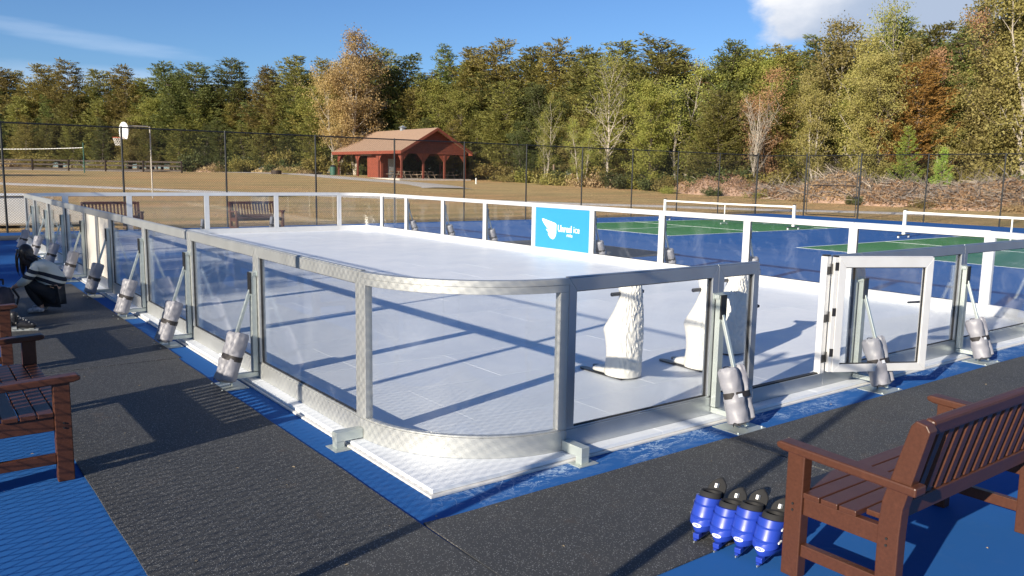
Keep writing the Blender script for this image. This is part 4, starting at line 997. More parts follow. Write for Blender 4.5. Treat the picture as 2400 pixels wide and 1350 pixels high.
def table():
    t = thing('picnic_table', (0,0,0), 0, 'x', 'picnic table', 'picnic tables under the red shelter')
    for i in range(4): b = MB(); b.box(-.9,.9,-.36+.185*i,-.19+.185*i,.72,.76); b.build('top_plank', WOODT, t)
    for s in (-1,1): 
        b = MB(); b.box(-.9,.9,s*.72-.13,s*.72+.13,.42,.46); b.build('seat_plank', WOODT, t)
        b = MB(); b.bar((s*.65,-.25,.72),(s*.65,-.6,.0),.05,.1,(1,0,0)); b.bar((s*.65,.25,.72),(s*.65,.6,.0),.05,.1,(1,0,0)); b.box(s*.65-.03,s*.65+.03,-.8,.8,.36,.42); b.build('trestle', WOODT, t)
    return t
tb = table(); tb.location = (sx+1.9, sy+5.0, sz+.02); tb.rotation_euler[2] = math.pi/2; tb['label'] = 'picnic table in front of the storeroom under the red shelter'
for x, y, a, w_ in ((1.6,2.2,1.57,'nearest the front corner of the red shelter'),(4.3,1.8,1.57,'behind the middle arch of the red gable'),(6.9,1.9,1.57,'behind the right arch of the red gable'),(5.6,5.6,0,'deep inside the red shelter')):
    dup(tb, (sx+x, sy+y, sz+.02), a, label='picnic table '+w_)
t = thing('trash_can', (sx-1.6, sy+13.0, terr(sx-1.6, sy+13)), 0, 'dark green trash barrel left of the red shelter', 'trash can')
b = MB(); b.tube((0,0,0),(0,0,.95),.36,.38,n=18); b.build('barrel', GRNM, t, .01, smooth=True); b = MB(); b.tube((0,0,.951),(0,0,1.15),.39,.25,n=18); b.build('lid', BLACKP, t, .01, smooth=True)
t = thing('fire_ring', (31.5, 84.5, terr(31.5, 84.5)), 0, 'small dark rusty fire ring on the lane left of the shelter', 'fire ring')
b = MB(); b.tube((0,0,0),(0,0,.42),.55,n=16,caps=False); b.tube((0,0,.0),(0,0,.41),.5,n=16,caps=False); b.build('ring', DWOOD, t)
t = thing('marker_post', (43.5, 63.0, terr(43.5, 63)), 0, 'short white marker stake at the grass edge right of the shelter', 'post')
b = MB(); b.box(-.05,.05,-.05,.05,0,.6); b.build('stake', WHITEPT, t)
t = thing('marker_post', (52.6, 62.0, terr(52.6, 62)), 0, 'tall pale wooden post before the trees, right of the shelter', 'post')
b = MB(); b.box(-.08,.08,-.08,.08,0,2.1); b.build('stake', WOODT, t)

# ------------------------------------------------------------------ vegetation prototypes
NP = np.random.default_rng(4)
def tris_mesh(name, P0, D, Wd, M, L):
    """one pointed leaf (2 triangles) per row: base P0, direction D, width vector Wd, length L"""
    n = len(P0); L = L[:, None]
    a = P0; b = P0+D*L*.45+Wd; c = P0+D*L; d = P0+D*L*.45-Wd
    V = np.stack([a, b, c, d], 1).reshape(-1, 3).astype(np.float32)
    me = bpy.data.meshes.new(name); me.vertices.add(4*n); me.vertices.foreach_set('co', V.ravel())
    me.loops.add(4*n); me.loops.foreach_set('vertex_index', np.arange(4*n, dtype=np.int32))
    me.polygons.add(n); me.polygons.foreach_set('loop_start', np.arange(0, 4*n, 4, dtype=np.int32)); me.polygons.foreach_set('loop_total', np.full(n, 4, dtype=np.int32))
    me.update(calc_edges=True); me.materials.append(M); return me
def unit(v): return v/np.maximum(1e-6, np.linalg.norm(v, axis=1, keepdims=True))
def cards(name, P0, D, M, l0, l1, w):
    n = len(P0); D = unit(D); r = unit(NP.normal(size=(n,3))); Wd = unit(np.cross(D, r)); L = NP.uniform(l0, l1, n)
    return tris_mesh(name, P0, D, Wd*(L*w)[:, None], M, L)
def wood(segs, M, name, n=5):
    m = MB()
    for a, b, r0, r1 in segs: m.tube(a, b, r0, r1, n=n, caps=False)
    return m.mesh(name, M, True)
def pine(seed, H=14., Rm=3.1, base=.1, M=None, dens=1., Mb=None, droop=.0, round_=.75):
    r = random.Random(seed); segs = []; P0 = []; D = []
    tp = [Vector((r.uniform(-.25,.25)*i*.35, r.uniform(-.25,.25)*i*.35, H*i/8)) for i in range(9)]; tp[0] = Vector((0,0,-.4))
    for i in range(8): segs.append((tp[i], tp[i+1], .19*(1-i/8.3), .19*(1-(i+1)/8.3)))
    nb = int(78*dens); tr_ = []
    for i in range(nb):
        t = base+(0.985-base)*((i+.5)/nb)**.92; t = min(.985, t*.45+.55*(round(t*H/.62)*.62/H)+r.uniform(-.006,.006));  z = H*t; k = min(7, int(t*8)); c = tp[k].lerp(tp[k+1], t*8-k)
        a = i*2.399+r.uniform(-.5,.5); L = Rm*((1-t)**round_)*r.uniform(.5,1.15)+.35
        if t < base+.12: L *= r.uniform(.5, 1.)
        d = Vector((math.cos(a), math.sin(a), 0)); rise = r.uniform(-.05,.30)+.45*t-droop
        pts = [c+d*L*s+Vector((0,0,L*(rise*s+.28*s*s*s-.16*math.sin(s*3.1)))) for s in (0,.35,.7,1)]
        for q in range(3): segs.append((pts[q], pts[q+1], .045*(1-q*.3), .045*(1-(q+1)*.3)))
        sd_ = Vector((-d.y, d.x, 0)); ns = max(3, int(L*6.0))
        for j in range(ns):
            s = .22+.78*(j+r.random())/ns; q = min(2, int(s*3)); p = pts[q].lerp(pts[q+1], min(1, s*3-q)) if q < 3 else pts[3]
            side = r.choice((-1,1))*r.uniform(0,1)*L*.34*(1.15-s); p = p+sd_*side+Vector((0,0,r.uniform(-.06,.14)+abs(side)*.12)); fw = (d+sd_*side*.9/ max(.3,L)+Vector((0,0,.35))).normalized()
            tr_.append((p, fw))
    for p, fw in tr_:
        k = 14; pp = np.array(p)+NP.normal(size=(k,3))*np.array([.20,.20,.045]); P0.append(pp)
        D.append(np.array(fw)[None]*.9+NP.normal(size=(k,3))*np.array([.6,.6,.28])+np.array([[0,0,.18]]))
    return cards('crown', np.concatenate(P0), np.concatenate(D), M, .18, .40, .15), wood(segs, Mb or BARK, 'trunk')
def decid(seed, H=12., M=None, Mb=None, leaves=30, leaf=(.09,.17), stems=1, spread=.27, base=.12, nl=30, ang=.95, sig=.30, twigs=True, top=.97, ntw=7):
    """leaning stems, limbs rising from them at every height, twigs off the limbs, leaves in loose clumps round the twig ends"""
    r = random.Random(seed); segs = []; tips = []
    for s_ in range(stems):
        a0 = r.uniform(0, 6.28)+s_*6.283/stems; lean = (.0 if stems == 1 else .10)+r.uniform(0,.05); hs = H*(1 if s_ == 0 else r.uniform(.72,.95)); K = 10; p = Vector((math.cos(a0)*.18*(stems>1), math.sin(a0)*.18*(stems>1), -.3)); tp = [p]
        for i in range(K): p = p+Vector((math.cos(a0)*lean*hs/K*(1+.6*math.sin(i))+r.gauss(0,.05)*hs/K*2, math.sin(a0)*lean*hs/K+r.gauss(0,.05)*hs/K*2, hs/K)); tp.append(p)
        R0 = .012*hs+.02
        for i in range(K): segs.append((tp[i], tp[i+1], R0*(1-i/K*.92), R0*(1-(i+1)/K*.92)))
        n_ = int(nl/stems**.6)
        for i in range(n_):
            t = base+(top-base)*(i+r.random())/n_; k = min(K-1, int(t*K)); c = tp[k].lerp(tp[k+1], t*K-k); a = i*2.4+r.uniform(-.7,.7)
            q = (t-base)/(1-base); L = H*spread*(max(.05, math.sin(math.pi*min(1,(q*.82+.16))))**.7)*r.uniform(.45,1.2); up_ = ang*r.uniform(.6,1.4)*(1+.5*q)
            d = Vector((math.cos(a), math.sin(a), up_)).normalized(); pts = [c]
            for j in range(4): d = (d+Vector((r.gauss(0,.14), r.gauss(0,.14), r.gauss(.05,.09)))).normalized(); pts.append(pts[-1]+d*L/4)
            rr = max(.012, R0*.38*(1-t*.8)*(L/(H*spread)+.3))
            for j in range(4): segs.append((pts[j], pts[j+1], rr*(1-j*.22), rr*(1-(j+1)*.22)))
            for j in range(ntw):
                s2 = .3+.7*(j+r.random())/ntw; k2 = min(3, int(s2*4)); b_ = pts[k2].lerp(pts[k2+1], s2*4-k2) if k2 < 4 else pts[4]
                d2 = (d*.5+Vector((r.gauss(0,.7), r.gauss(0,.7), r.gauss(.25,.45)))).normalized(); l2 = L*r.uniform(.12,.38)+.2; m_ = b_+d2*l2*.5+Vector((0,0,.03)); e_ = m_+(d2+Vector((r.gauss(0,.35), r.gauss(0,.35), r.gauss(.1,.3)))).normalized()*l2*.5
                if twigs: segs.append((b_, m_, rr*.35, rr*.25)); segs.append((m_, e_, rr*.25, .003))
                tips += [m_, e_]
    cr = None
    if leaves:
        P = np.array([tuple(p) for p in tips]); w = NP.gamma(1.2, 1., len(P)); idx = NP.choice(len(P), int(len(P)*leaves), p=w/w.sum())[:60000]
        P = P[idx]+NP.normal(size=(len(idx),3))*sig*np.array([1,1,.75]); P[:,2] = np.maximum(P[:,2], .2); Dd = NP.normal(size=P.shape)+np.array([0,0,-.25]); cr = cards('crown', P, Dd, M, leaf[0], leaf[1], .36)
    return cr, wood(segs, Mb or BARK, 'trunk', 4)
def shrub(seed, M, n=2600, rx=1.3, rz=1.3, leaf=(.10,.2)):
    r = np.random.default_rng(seed); nc = 26; c = r.normal(size=(nc,3))*np.array([rx*.5, rx*.5, rz*.3]); c[:,2] = np.abs(c[:,2])+.25*rz
    P = c[r.integers(0, nc, n)]+r.normal(size=(n,3))*.24; P[:,2] = np.maximum(.03, P[:,2]); D = r.normal(size=(n,3))+np.array([0,0,.4])
    segs = [(Vector((0,0,-.1)), Vector(tuple(q)), .025, .008) for q in c]
    return cards('foliage', P, D, M, leaf[0], leaf[1], .36), wood(segs, BARK, 'stems', 4)
PR = {}
def proto(key, pair, H): PR[key] = (pair[0], pair[1], H)
for i, (M_, rr) in enumerate(((PINE,4.3),(PINE,3.7),(PINEY,4.4),(PINED,4.1),(PINEY,3.8),(PINED,4.6))): proto('pine%d' % i, pine(20+i, Rm=rr, M=M_, dens=(1.25,1.15,1.3,1.2,1.1,1.35)[i], round_=(.8,.7,.85,.9,.7,.75)[i]), 14)
proto('widepine', pine(51, Rm=5.4, M=PINE, dens=1.7, base=.03, round_=.6), 14)
proto('rustpine', pine(52, Rm=4.6, M=PINEO, dens=1.2, base=.25, droop=.12, round_=.5), 14)
proto('youngpine', pine(53, Rm=4.2, M=LIME, dens=.8, base=.03, round_=.95), 14)
proto('gold0', decid(1, M=GOLD, Mb=PALEBARK, stems=2, leaves=42), 12); proto('gold1', decid(2, M=GOLD, leaves=58, spread=.31, nl=36), 12)
proto('gold2', decid(8, M=GOLD, Mb=PALEBARK, stems=3, leaves=34, spread=.24), 12)
proto('orange', decid(3, M=ORANGEL, Mb=PALEBARK, stems=3, leaves=36, base=.22), 12); proto('yg0', decid(4, M=YELG, leaves=60, spread=.34, base=.08, nl=36), 12); proto('yg1', decid(5, M=YELG, Mb=PALEBARK, stems=2, leaves=18), 12)
proto('rust', decid(6, M=RUST, stems=2, leaves=15), 12); proto('green', decid(7, M=DGREEN, stems=2, leaves=34, base=.06, spread=.3), 12)
proto('bare', decid(9, M=YELG, Mb=PALEBARK, leaves=5, nl=40, ntw=10, base=.18, ang=1.2), 12); proto('twiggy', decid(10, Mb=PALEBARK, leaves=0, nl=34, ntw=9, ang=2.2, spread=.42, base=.12, top=.6), 12)
proto('palecrown', decid(12, M=YELG, Mb=PALEBARK, leaves=10, base=.4), 12)
def tree(key, x, y, H, label, group=None, wide=1., cat='tree', name=None):
    cr, tk, H0 = PR[key]; s = H/H0
    t = thing(name or ('pine_tree' if 'pine' in key else 'broadleaf_tree'), (x, y, terr(x, y)-.05), rnd.uniform(0, 6.28), label, cat, group)
    t.scale = (s*wide, s*wide, s)
    obj('trunk', tk, t)
    if cr: obj('crown', cr, t)
    return t
TT = "0.5,150.7,15.0,0,-198;10.8,140.6,14.7,0,5;15.6,135.1,15.0,0,104;18.6,129.2,15.2,0,172;22.2,126.4,14.0,0,247;24.4,121.0,14.2,0,306;26.3,119.5,12.7,0,345;29.1,118.1,14.9,0,401;31.2,112.9,14.4,0,462;35.6,111.2,15.2,0,546;37.6,104.0,13.8,0,624;40.2,100.1,15.1,0,695;42.6,96.5,14.4,0,762;48.3,91.8,15.9,0,892;49.0,86.1,14.6,0,955;53.2,83.7,15.7,0,1048;54.7,81.1,15.5,0,1097;56.1,76.4,16.3,0,1171;58.1,73.6,15.2,0,1235;59.6,70.0,15.8,0,1303;59.0,64.6,14.5,0,1366;59.4,60.2,14.8,0,1438;60.1,55.4,14.7,0,1524;62.4,53.8,13.9,0,1587;63.0,51.2,12.7,0,1642;62.3,47.8,13.9,0,1697;63.5,45.2,13.2,0,1765;63.7,42.4,13.2,0,1827;62.8,38.9,13.7,0,1893;63.2,36.0,14.0,0,1968;66.6,34.6,13.6,0,2054;66.3,32.6,14.6,0,2102;66.3,29.8,14.0,0,2178;64.3,27.0,12.9,0,2232;68.8,26.0,15.4,0,2325;68.3,23.6,15.5,0,2395;70.6,21.1,14.9,0,2507;69.5,15.6,14.5,0,2698;0.5,153.1,14.2,1,-199;4.4,151.8,14.3,1,-127;6.7,146.3,14.4,1,-79;9.8,146.1,13.6,1,-21;12.7,141.5,14.4,1,37;15.4,137.1,12.8,1,94;18.0,136.3,12.7,1,143;21.5,129.8,12.0,1,224;25.5,126.8,13.0,1,304;28.4,125.3,12.4,1,359;30.6,119.5,13.1,1,421;34.3,116.3,12.1,1,498;37.7,112.8,12.4,1,573;41.0,108.5,13.8,1,652;42.2,103.9,13.5,1,702;45.5,100.7,12.9,1,778;49.1,97.5,15.2,1,858;50.8,93.3,14.1,1,920;52.4,88.9,13.0,1,983;54.9,87.6,13.9,1,1035;56.5,82.1,14.4,1,1114;57.7,78.4,13.4,1,1172;59.5,74.6,14.6,1,1245;61.6,71.2,14.7,1,1318;62.2,66.6,14.1,1,1388;63.6,62.9,13.1,1,1461;64.2,58.4,14.0,1,1538;65.8,54.6,12.4,1,1625;65.5,51.4,12.3,1,1678;67.5,48.6,12.2,1,1758;67.0,44.2,12.9,1,1839;69.0,41.6,13.8,1,1922;69.7,38.8,13.9,1,1995;70.5,35.5,14.3,1,2084;68.9,31.5,13.0,1,2169;70.8,28.7,13.9,1,2270;72.3,26.0,14.9,1,2367;72.6,23.7,14.8,1,2442;73.9,21.1,13.5,1,2542;75.5,18.5,14.2,1,2652;-0.3,151.9,12.2,2,-214;2.0,149.7,12.7,2,-170;3.9,146.0,12.0,2,-131;5.8,144.2,11.1,2,-92;7.9,140.9,11.1,2,-50;10.5,140.2,11.7,2,0;13.3,138.3,11.5,2,54;14.8,134.2,11.8,2,92;17.4,133.5,11.5,2,140;19.6,130.2,11.2,2,188;21.3,127.2,11.7,2,228;24.1,126.0,12.9,2,282;26.2,122.9,11.7,2,331;28.4,120.3,10.8,2,378;31.0,118.6,13.4,2,431;33.2,115.2,11.8,2,486;34.5,112.1,11.2,2,523;36.7,109.2,11.2,2,578;39.0,105.2,11.5,2,640;41.3,104.4,12.1,2,683;43.1,101.6,13.6,2,731;45.2,98.9,11.8,2,785;46.1,94.2,12.3,2,836;48.1,90.5,12.8,2,901;50.2,88.6,11.3,2,952;52.0,86.3,12.0,2,1001;53.3,82.4,11.4,2,1061;55.0,80.7,13.8,2,1106;55.1,76.8,12.4,2,1151;57.5,74.5,12.2,2,1215;58.5,71.6,13.0,2,1266;59.9,68.7,11.7,2,1324;59.8,65.2,12.2,2,1370;60.8,63.0,12.4,2,1417;61.7,60.6,13.1,2,1467;62.0,58.2,11.8,2,1508;62.9,55.0,12.6,2,1576;63.1,52.6,11.6,2,1618;64.0,50.1,11.7,2,1678;63.8,46.9,12.2,2,1736;63.6,44.0,11.7,2,1793;63.7,41.5,11.8,2,1848;65.2,39.2,12.2,2,1921;66.9,37.9,12.6,2,1978;66.2,35.3,11.4,2,2031;65.3,32.2,11.4,2,2097;65.6,29.8,12.3,2,2168;68.3,29.1,12.0,2,2227;68.6,26.6,11.2,2,2303;69.1,23.9,14.1,2,2393;68.0,21.8,13.2,2,2449;70.6,20.4,13.4,2,2530;72.0,19.1,11.9,2,2591;70.8,17.1,12.5,2,2654;70.3,15.3,12.4,2,2719;0.1,145.0,9.1,3,-205;3.0,145.0,10.6,3,-147;5.1,140.5,9.7,3,-103;8.1,139.6,9.9,3,-44;10.5,136.0,9.0,3,7;12.6,133.0,10.1,3,52;15.8,129.8,10.2,3,120;17.8,126.1,10.3,3,168;20.6,122.5,9.5,3,231;23.1,122.1,9.4,3,278;25.1,119.5,9.5,3,324;26.6,115.5,9.4,3,367;28.6,113.7,10.1,3,411;31.3,110.3,9.7,3,478;34.2,108.0,9.1,3,542;36.1,106.3,9.2,3,584;37.5,100.6,9.1,3,645;40.9,98.9,10.6,3,714;41.9,95.3,10.1,3,759;43.9,93.5,9.8,3,806;44.9,89.3,10.0,3,857;47.8,87.6,10.7,3,922;49.0,83.9,10.7,3,976;51.0,81.4,10.7,3,1034;51.2,76.9,9.5,3,1086;53.9,76.7,9.8,3,1133;53.7,71.7,11.2,3,1187;55.9,70.2,11.0,3,1242;55.8,66.1,10.4,3,1295;57.1,64.3,9.5,3,1340;57.4,61.0,10.8,3,1393;58.0,58.4,9.8,3,1443;59.3,56.5,9.8,3,1495;59.5,54.0,10.9,3,1539;60.9,51.0,9.6,3,1614;60.0,46.9,9.9,3,1676;61.7,44.8,9.0,3,1745;60.8,40.8,8.5,3,1818;60.8,38.6,8.9,3,1868;61.9,36.7,10.6,3,1932;62.0,34.2,9.5,3,1995;61.8,31.2,9.8,3,2074;64.5,30.4,10.3,3,2137;65.2,27.9,9.4,3,2216;64.9,26.0,8.9,3,2272;64.5,23.6,9.6,3,2345;64.5,20.7,10.3,3,2444;67.0,19.8,9.4,3,2507;64.7,16.9,10.6,3,2589;66.5,15.7,9.2,3,2661;-0.2,143.0,6.8,4,-210;2.1,143.1,6.4,4,-163;4.5,138.3,6.9,4,-112;7.5,134.7,6.2,4,-50;9.9,134.3,6.9,4,-1;12.7,128.4,7.3,4,64;14.9,127.0,7.0,4,109;17.8,124.3,6.9,4,173;20.7,119.7,7.0,4,242;23.2,116.5,7.1,4,302;25.2,113.6,5.8,4,351;28.3,110.8,7.3,4,421;30.2,107.8,6.2,4,470;32.4,106.3,6.8,4,518;34.5,103.8,6.3,4,571;35.8,100.0,6.1,4,618;38.0,97.4,6.4,4,675;40.1,94.9,7.3,4,731;43.0,91.6,7.2,4,805;45.0,88.3,7.2,4,869;46.9,84.4,7.7,4,936;48.9,81.0,6.9,4,1004;49.3,76.1,6.7,4,1062;51.6,75.1,7.0,4,1112;53.1,72.6,7.1,4,1167;53.1,67.5,6.6,4,1230;55.4,66.7,7.3,4,1279;55.3,61.2,7.3,4,1356;56.3,58.3,7.1,4,1416;57.9,57.0,7.5,4,1464;58.0,52.7,6.8,4,1537;58.2,49.8,7.1,4,1592;58.0,45.2,7.0,4,1677;59.0,43.0,7.2,4,1741;60.0,40.6,6.6,4,1811;61.1,37.4,7.1,4,1902;61.1,34.2,6.6,4,1983;61.8,31.7,6.4,4,2058;60.5,28.9,7.2,4,2118;60.2,25.6,6.6,4,2216;61.6,24.0,6.7,4,2290;60.9,21.4,7.7,4,2369;63.9,20.3,7.1,4,2450;63.5,17.4,7.6,4,2556;64.9,15.6,6.8,4,2644"
zones = [(560,'beyond the rail fence'),(1120,'behind the shelter'),(1640,'right of the shelter'),(1900,'behind the mulch mound'),(9999,'behind the brush piles')]
book = {}
for row in TT.split(';'):
    x, y, H, kind, u_ = row.split(','); x, y, H, kind, u_ = float(x), float(y), float(H), int(kind), int(u_)
    zi = [i for i, z in enumerate(zones) if u_ < z[0]][0]; zn = zones[zi][1]
    pb = rnd.random()
    if zi < 3: key = rnd.choice(['pine0','pine1','pine2','pine3','pine4','pine5']) if (kind < 3 or pb < (.85 if zi < 2 else .6)) else rnd.choice(['yg0','green','gold1'])
    elif zi == 3: key = rnd.choice(['pine0','pine3','pine2','pine5','yg0','gold1']) if pb < .85 else 'rust'
    else: key = rnd.choice(['gold0','gold1','gold2','yg0','pine3','pine0','pine5','yg0'] if kind > 2 else ['pine0','pine3','pine5','gold2','pine2']) if kind else rnd.choice(['pine3','pine5','pine0','gold0','pine3'])
    tag_ = {'pine0':'olive green pine','pine1':'slender olive green pine','pine2':'yellowing green pine','pine3':'dark green pine','pine4':'slender yellowing pine','pine5':'broad dark green pine','yg0':'yellow green tree','green':'dark leafy tree','gold0':'pale stemmed golden tree','gold1':'golden leaved tree','gold2':'many stemmed golden tree','rust':'rust leaved thin tree'}[key]
    rw = {0:'on the skyline',1:'on the skyline',2:'on the skyline',3:'in the front rows',4:'in the front rows'}[kind]
    o = tree(key, x, y, H, f'{tag_} {rw} {zn}', f'{tag_}s {rw} {zn}', wide=rnd.uniform(1.0, 1.3)*(1.2 if zi < 3 else 1.05))
    book.setdefault(o['label'], []).append((u_, o))
ords = ordn+['eleventh','twelfth','thirteenth','fourteenth','fifteenth','sixteenth','seventeenth','eighteenth']
for lb, L_ in book.items():
    if len(L_) > 1:
        for i, (u_, o) in enumerate(sorted(L_, key=lambda q: q[0])): o['label'] = f"{lb}, {ords[min(i,17)]} from the left"
for key, x, y, H, w_, lb in (
    ('orange',42.2,86.9,16.2,1.1,'tall orange leaved tree rising above the pines left of the shelter roof'),
    ('orange',40.3,87.6,13.8,.95,'lower orange tree beside the tall orange one, left of the shelter roof'),
    ('bare',52.4,53.7,12.2,1.,'pale barked nearly leafless tree at the field edge, left of the mulch mound'),
    ('yg0',53.9,49.4,9.3,1.2,'bright yellow green tree right of the pale leafless tree'),
    ('yg1',57.0,48.6,11.8,1.1,'tall loose yellow tree behind the bright yellow green one'),
    ('widepine',56.2,43.7,8.8,1.25,'broad low sunlit pine directly behind the mulch mound'),
    ('twiggy',55.6,39.2,8.6,.8,'bare white branched tree fanning out above the mulch mound'),
    ('rust',57.5,40.2,10.5,.9,'rusty brown thin tree behind the bare white branched tree'),
    ('gold2',57.5,34.6,10.0,.9,'slim pale stemmed golden tree left of the fence gate'),
    ('gold0',58.6,31.6,12.2,1.,'golden tree with tall pale stems above the fence gate'),
    ('palecrown',63.8,32.0,15.2,.75,'pale wispy crown standing against the cloud'),
    ('rustpine',58.7,27.3,10.2,1.1,'dying rust orange pine right of the fence gate'),
    ('youngpine',52.8,24.9,5.3,.95,'small bright lime young pine behind the brush pile'),
    ('youngpine',53.4,22.7,3.9,.95,'smallest lime young pine, right of the other lime one'),
    ('gold1',59.0,21.7,13.3,1.15,'large golden tree near the right edge'),
    ('gold2',59.3,19.2,14.6,1.1,'tallest golden tree at the right edge of the photo'),
    ('rust',65.0,28.0,14.4,.9,'reddish thin topped tree on the skyline right of the cloud'),
    ('gold1',57.2,29.4,10.2,1.1,'dense golden tree between the gate and the rust orange pine'),
    ('yg1',51.6,56.4,6.4,1.,'low bright green sapling left of the pale leafless tree'),
    ('gold1',60.2,23.4,10.4,1.1,'golden brown tree behind the lime young pines'),
    ('yg1',53.5,64.6,9.3,.8,'slim pale yellow tree right of the shelter')):
    tree(key, x, y, H, lb, wide=w_)
# pines and trees west of the court, outside the frame, whose long shadows cross the rink's far left part
for k_, (x, y, H, w_) in enumerate(((-31,.5,13.0,.9),(-33,3.2,13.8,.9),(-30,5.6,13.1,.9),(-33,8.6,13.7,.9),(-30,11.2,13.0,.9),(-26,66,14.5,1.),(-31,69,14,1.))):
    tree(rnd.choice(['pine1','pine3','pine4']), x, y, H, f'pine outside the frame west of the court, {ords[k_]} going away from the camera', 'pines west of the court', wide=w_)
# undergrowth at the foot of the wood
SH = [shrub(i, m_, rx=r_, rz=z_, n=n_) for i, (m_, r_, z_, n_) in enumerate(((DGREEN,1.6,1.6,3200),(YELG,1.4,1.3,2600),(PINEY,1.5,1.7,3000),(GOLD,1.3,1.2,2400),(STRAW,1.5,.8,2600)))]
SN = ['dark green','yellow green','olive','golden','straw coloured']
edge = [(28,106,0),(31,103,0),(34,97,0),(37,92.5,0),(41,88,0),(46,83,1),(49,77,1),(51.5,71.7,1),(52,66,2),(52.3,61,2),(52.5,56,2),(53,51.5,2),(54,47,2),(55,43,3),(55.5,38.5,3),(55.8,34,4),(56,30,4),(56,26,4),(56.2,22,4),(56.3,17,4),(18,118,0),(22,112,0),(8,124,0),(13,121,0)]
sbook = {}
for (x0, y0, zi), (x1, y1, _) in zip(edge, edge[1:]):
    if math.hypot(x1-x0, y1-y0) > 12: continue
    for k in range(3):
        t_ = (k+rnd.random())/3; x, y = x0+(x1-x0)*t_+rnd.uniform(-.8,1.4), y0+(y1-y0)*t_+rnd.uniform(-.3,1.6); i = rnd.choice((0,0,1,2,2,3,4) if zi < 4 else (0,1,2,3,3)); s = rnd.uniform(.7, 1.5)
        t = thing('shrub', (x, y, terr(x, y)-.05), rnd.uniform(0,6.28), f'{SN[i]} shrub at the wood edge {zones[zi][1]}', 'shrub', f'{SN[i]} shrubs at the wood edge {zones[zi][1]}'); sbook.setdefault(t['label'], []).append((y-x, t)); t.scale = (s, s, s*rnd.uniform(.7,1.1))
        obj('foliage', SH[i][0], t); obj('stems', SH[i][1], t)
for lb, L_ in sbook.items():
    if len(L_) > 1:
        for i, (u_, o) in enumerate(sorted(L_, key=lambda q: -q[0])): o['label'] = f"{lb}, {ords[min(i,17)]} from the left"
# straw mounds, mulch mound, brush piles
def mound(name, cx, cy, rx, ry, h, rot, M, label, cat, leafM=None, nl=0, twigs=0, tl=(.6,2.), seed=1, rough=.35, tM=None, ls=(.12,.3)):
    t = thing(name, (cx, cy, terr(cx, cy)-.05), rot, label, cat); m = MB(); nr, na = 16, 44; vs = [(0,0,h)]
    def hh(x, y):
        r = math.hypot(x/rx, y/ry); b = max(0, 1-r*r)**.8
        return h*b*(1+rough*noise.noise(Vector((x*.5+seed*7, y*.5, seed))))+(.12*noise.noise(Vector((x*1.8, y*1.8, seed*3.)))*b)
    for i in range(1, nr+1):
        for j in range(na): a = 2*math.pi*j/na; x, y = math.cos(a)*rx*i/nr, math.sin(a)*ry*i/nr; vs.append((x, y, hh(x, y)-(.15 if i == nr else 0)))
    vs[0] = (0, 0, hh(0, 0)); fs = [(0, 1+j, 1+(j+1) % na) for j in range(na)]
    for i in range(nr-1):
        for j in range(na): a = 1+i*na+j; b = 1+i*na+(j+1) % na; fs.append((a, a+na, b+na, b))
    m.add(vs, fs); m.build('heap', M, t, smooth=True)
    r = np.random.default_rng(seed)
    def pts(n):
        a = r.uniform(0, 6.283, n); q = np.sqrt(r.random(n))*.98; X = np.cos(a)*rx*q; Y = np.sin(a)*ry*q
        return np.stack([X, Y, np.array([hh(x, y) for x, y in zip(X, Y)])], 1)
    if nl:
        P = pts(nl); P[:,2] += np.abs(r.normal(size=nl))*.10; obj('litter', cards('litter', P, r.normal(size=(nl,3)), leafM, ls[0], ls[1], .3), t, kind='stuff')
    if twigs:
        for nm, cnt, MM in (('twigs', int(twigs*.8), tM or TWIG), ('branches', int(twigs*.2), TWIGP)):
            P = pts(cnt); m = MB()
            for k in range(cnt):
                p = Vector(P[k])+Vector((0,0,r.uniform(-.1,.25))); d = Vector((r.normal(), r.normal(), r.normal()*.45+.12)).normalized(); L = r.uniform(*tl); rr = .006+r.gamma(1.2, .007)*(1.5 if nm == 'branches' else 1)
                q = p+d*L*.5+Vector((r.normal()*.08, r.normal()*.08, .05)); e_ = q+(d+Vector((r.normal()*.3, r.normal()*.3, -.1))).normalized()*L*.5
                m.tube(p-d*L*.2, q, rr, rr*.8, n=3, caps=False); m.tube(q, e_, rr*.8, rr*.3, n=3, caps=False)
                if k % 2: m.tube(q, q+(d+Vector((r.normal()*.7, r.normal()*.7, .2))).normalized()*L*.4, rr*.5, rr*.2, n=3, caps=False)
            m.build(nm, MM, t, kind='stuff')
    return t
ma = math.atan2(-7.5, 1.5)
mound('mulch_mound', 54.3, 41.4, 3.6, 2.6, 1.55, ma, MULCH, 'pinkish brown mulch mound at the edge of the field', 'mulch mound', DRYLEAF, 5000, 60, (.3,.8), 1, ls=(.08,.2))
mound('mulch_mound', 54.0, 45.2, 2.4, 2.0, .85, ma, MULCH, 'lower mulch mound left of the tall one, at the wood edge', 'mulch mound', DRYLEAF, 2600, 30, (.3,.8), 2, ls=(.08,.2))
mound('mulch_mound', 55.0, 37.4, 2.2, 2.0, 1.05, ma, MULCH, 'small mulch mound right of the tall one, near the brush', 'mulch mound', DRYLEAF, 2600, 60, (.3,1.), 3, ls=(.08,.2))
mound('brush_pile', 53.0, 33.6, 3.6, 2.0, .8, ma, MULCH, 'low tangle of brush between the mulch mounds and the fence gate', 'brush pile', DRYLEAF, 5000, 700, (.5,1.8), 4)
mound('brush_pile', 51.9, 28.9, 3.6, 2.4, 1.75, ma, MULCH, 'tall purple brown brush pile seen through the fence gate', 'brush pile', DRYLEAF, 9000, 1300, (.4,1.5), 5)
mound('brush_pile', 51.6, 23.9, 4.0, 2.5, 1.25, ma+.1, MULCH, 'leafy brush pile just right of the fence gate', 'brush pile', DRYLEAF, 12000, 1400, (.4,1.5), 6)
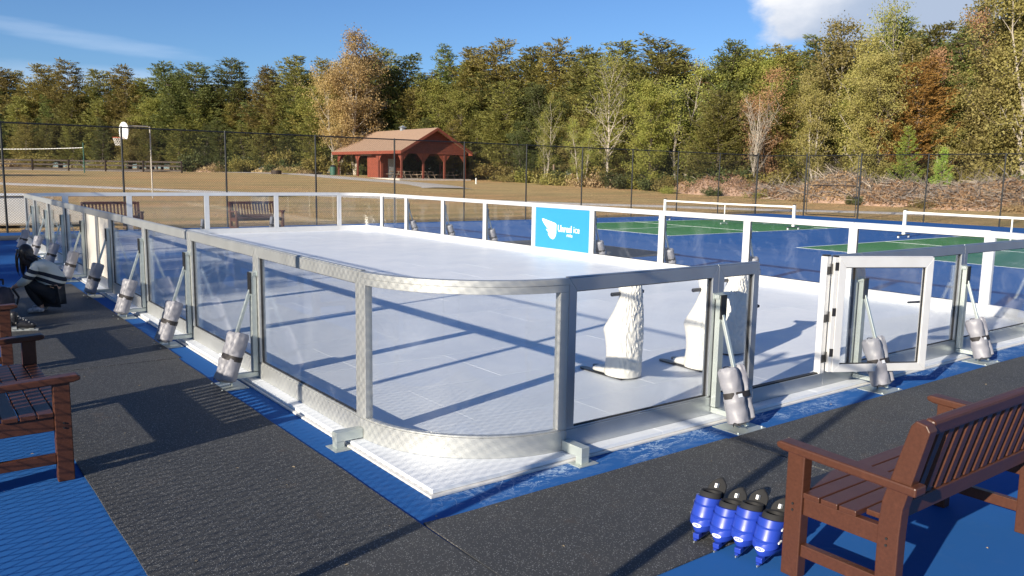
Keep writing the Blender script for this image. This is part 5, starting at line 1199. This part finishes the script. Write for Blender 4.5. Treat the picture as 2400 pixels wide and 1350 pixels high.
mound('brush_pile', 51.4, 18.6, 4.4, 2.6, 1.45, ma+.2, MULCH, 'large brush pile with pale limbs before the right edge trees', 'brush pile', DRYLEAF, 14000, 1700, (.4,1.7), 7)
mound('brush_pile', 52.0, 12.8, 4.4, 2.6, 1.6, ma+.2, MULCH, 'brush pile at the right edge of the photo', 'brush pile', DRYLEAF, 12000, 1400, (.4,1.7), 8)
mound('straw_mound', 32.0, 104.0, 5.0, 2.5, 1.0, -.7, MULCH, 'straw covered earth mound left of the fire ring', 'earth mound', STRAW, 5000, 0, seed=9, ls=(.12,.3))
mound('straw_mound', 36.2, 94.5, 4.5, 2.2, .75, -1.0, MULCH, 'straw covered earth mound beside the left end of the shelter', 'earth mound', STRAW, 4500, 0, seed=10, ls=(.12,.3))
for i, (x, y, k_, s_) in enumerate(((49.6,30.5,4,.5),(49.2,26.2,0,.4),(49.0,21.5,3,.45),(49.3,16.4,4,.5),(53.4,26.6,0,.9),(53.6,20.8,2,1.0),(53.8,15.8,0,1.1),(51.4,35.4,1,.5),(51.0,39.8,0,.45),(50.9,44.6,1,.5),(52.8,31.4,2,.8),(54.2,30.2,1,.9))):
    t = thing('weed_clump', (x, y, terr(x, y)-.05), i*.7, f'{SN[k_]} weeds by the brush and mulch heaps, {ords[i]} of a scattered dozen', 'weeds', 'weeds round the brush heaps'); t.scale = (s_, s_, s_)
    obj('foliage', SH[k_][0], t); obj('stems', SH[k_][1], t)
# short tufts over the visible field so it reads as mown dry grass
n = 90000; u = NP.random(n); X = NP.uniform(-6, 62, n); Y = NP.uniform(4, 80, n)
k = ((Y > 23.2) | (X > 35.2)) & (X*.6+Y*.8 < 62) & (X > -6+Y*.02) & (np.hypot(X+2.5, Y+4) > 24)
X, Y = X[k], Y[k]; Z = np.array([terr(a, b) for a, b in zip(X, Y)])
P = np.stack([X, Y, Z], 1); D = NP.normal(size=P.shape)*np.array([.8,.8,.2])+np.array([0,0,.35])
obj('grass_tufts', cards('grass_tufts', P, D, STRAW, .03, .08, .22), kind='stuff', label='short dry grass tufts over the mown field beyond the fence', cat='grass')
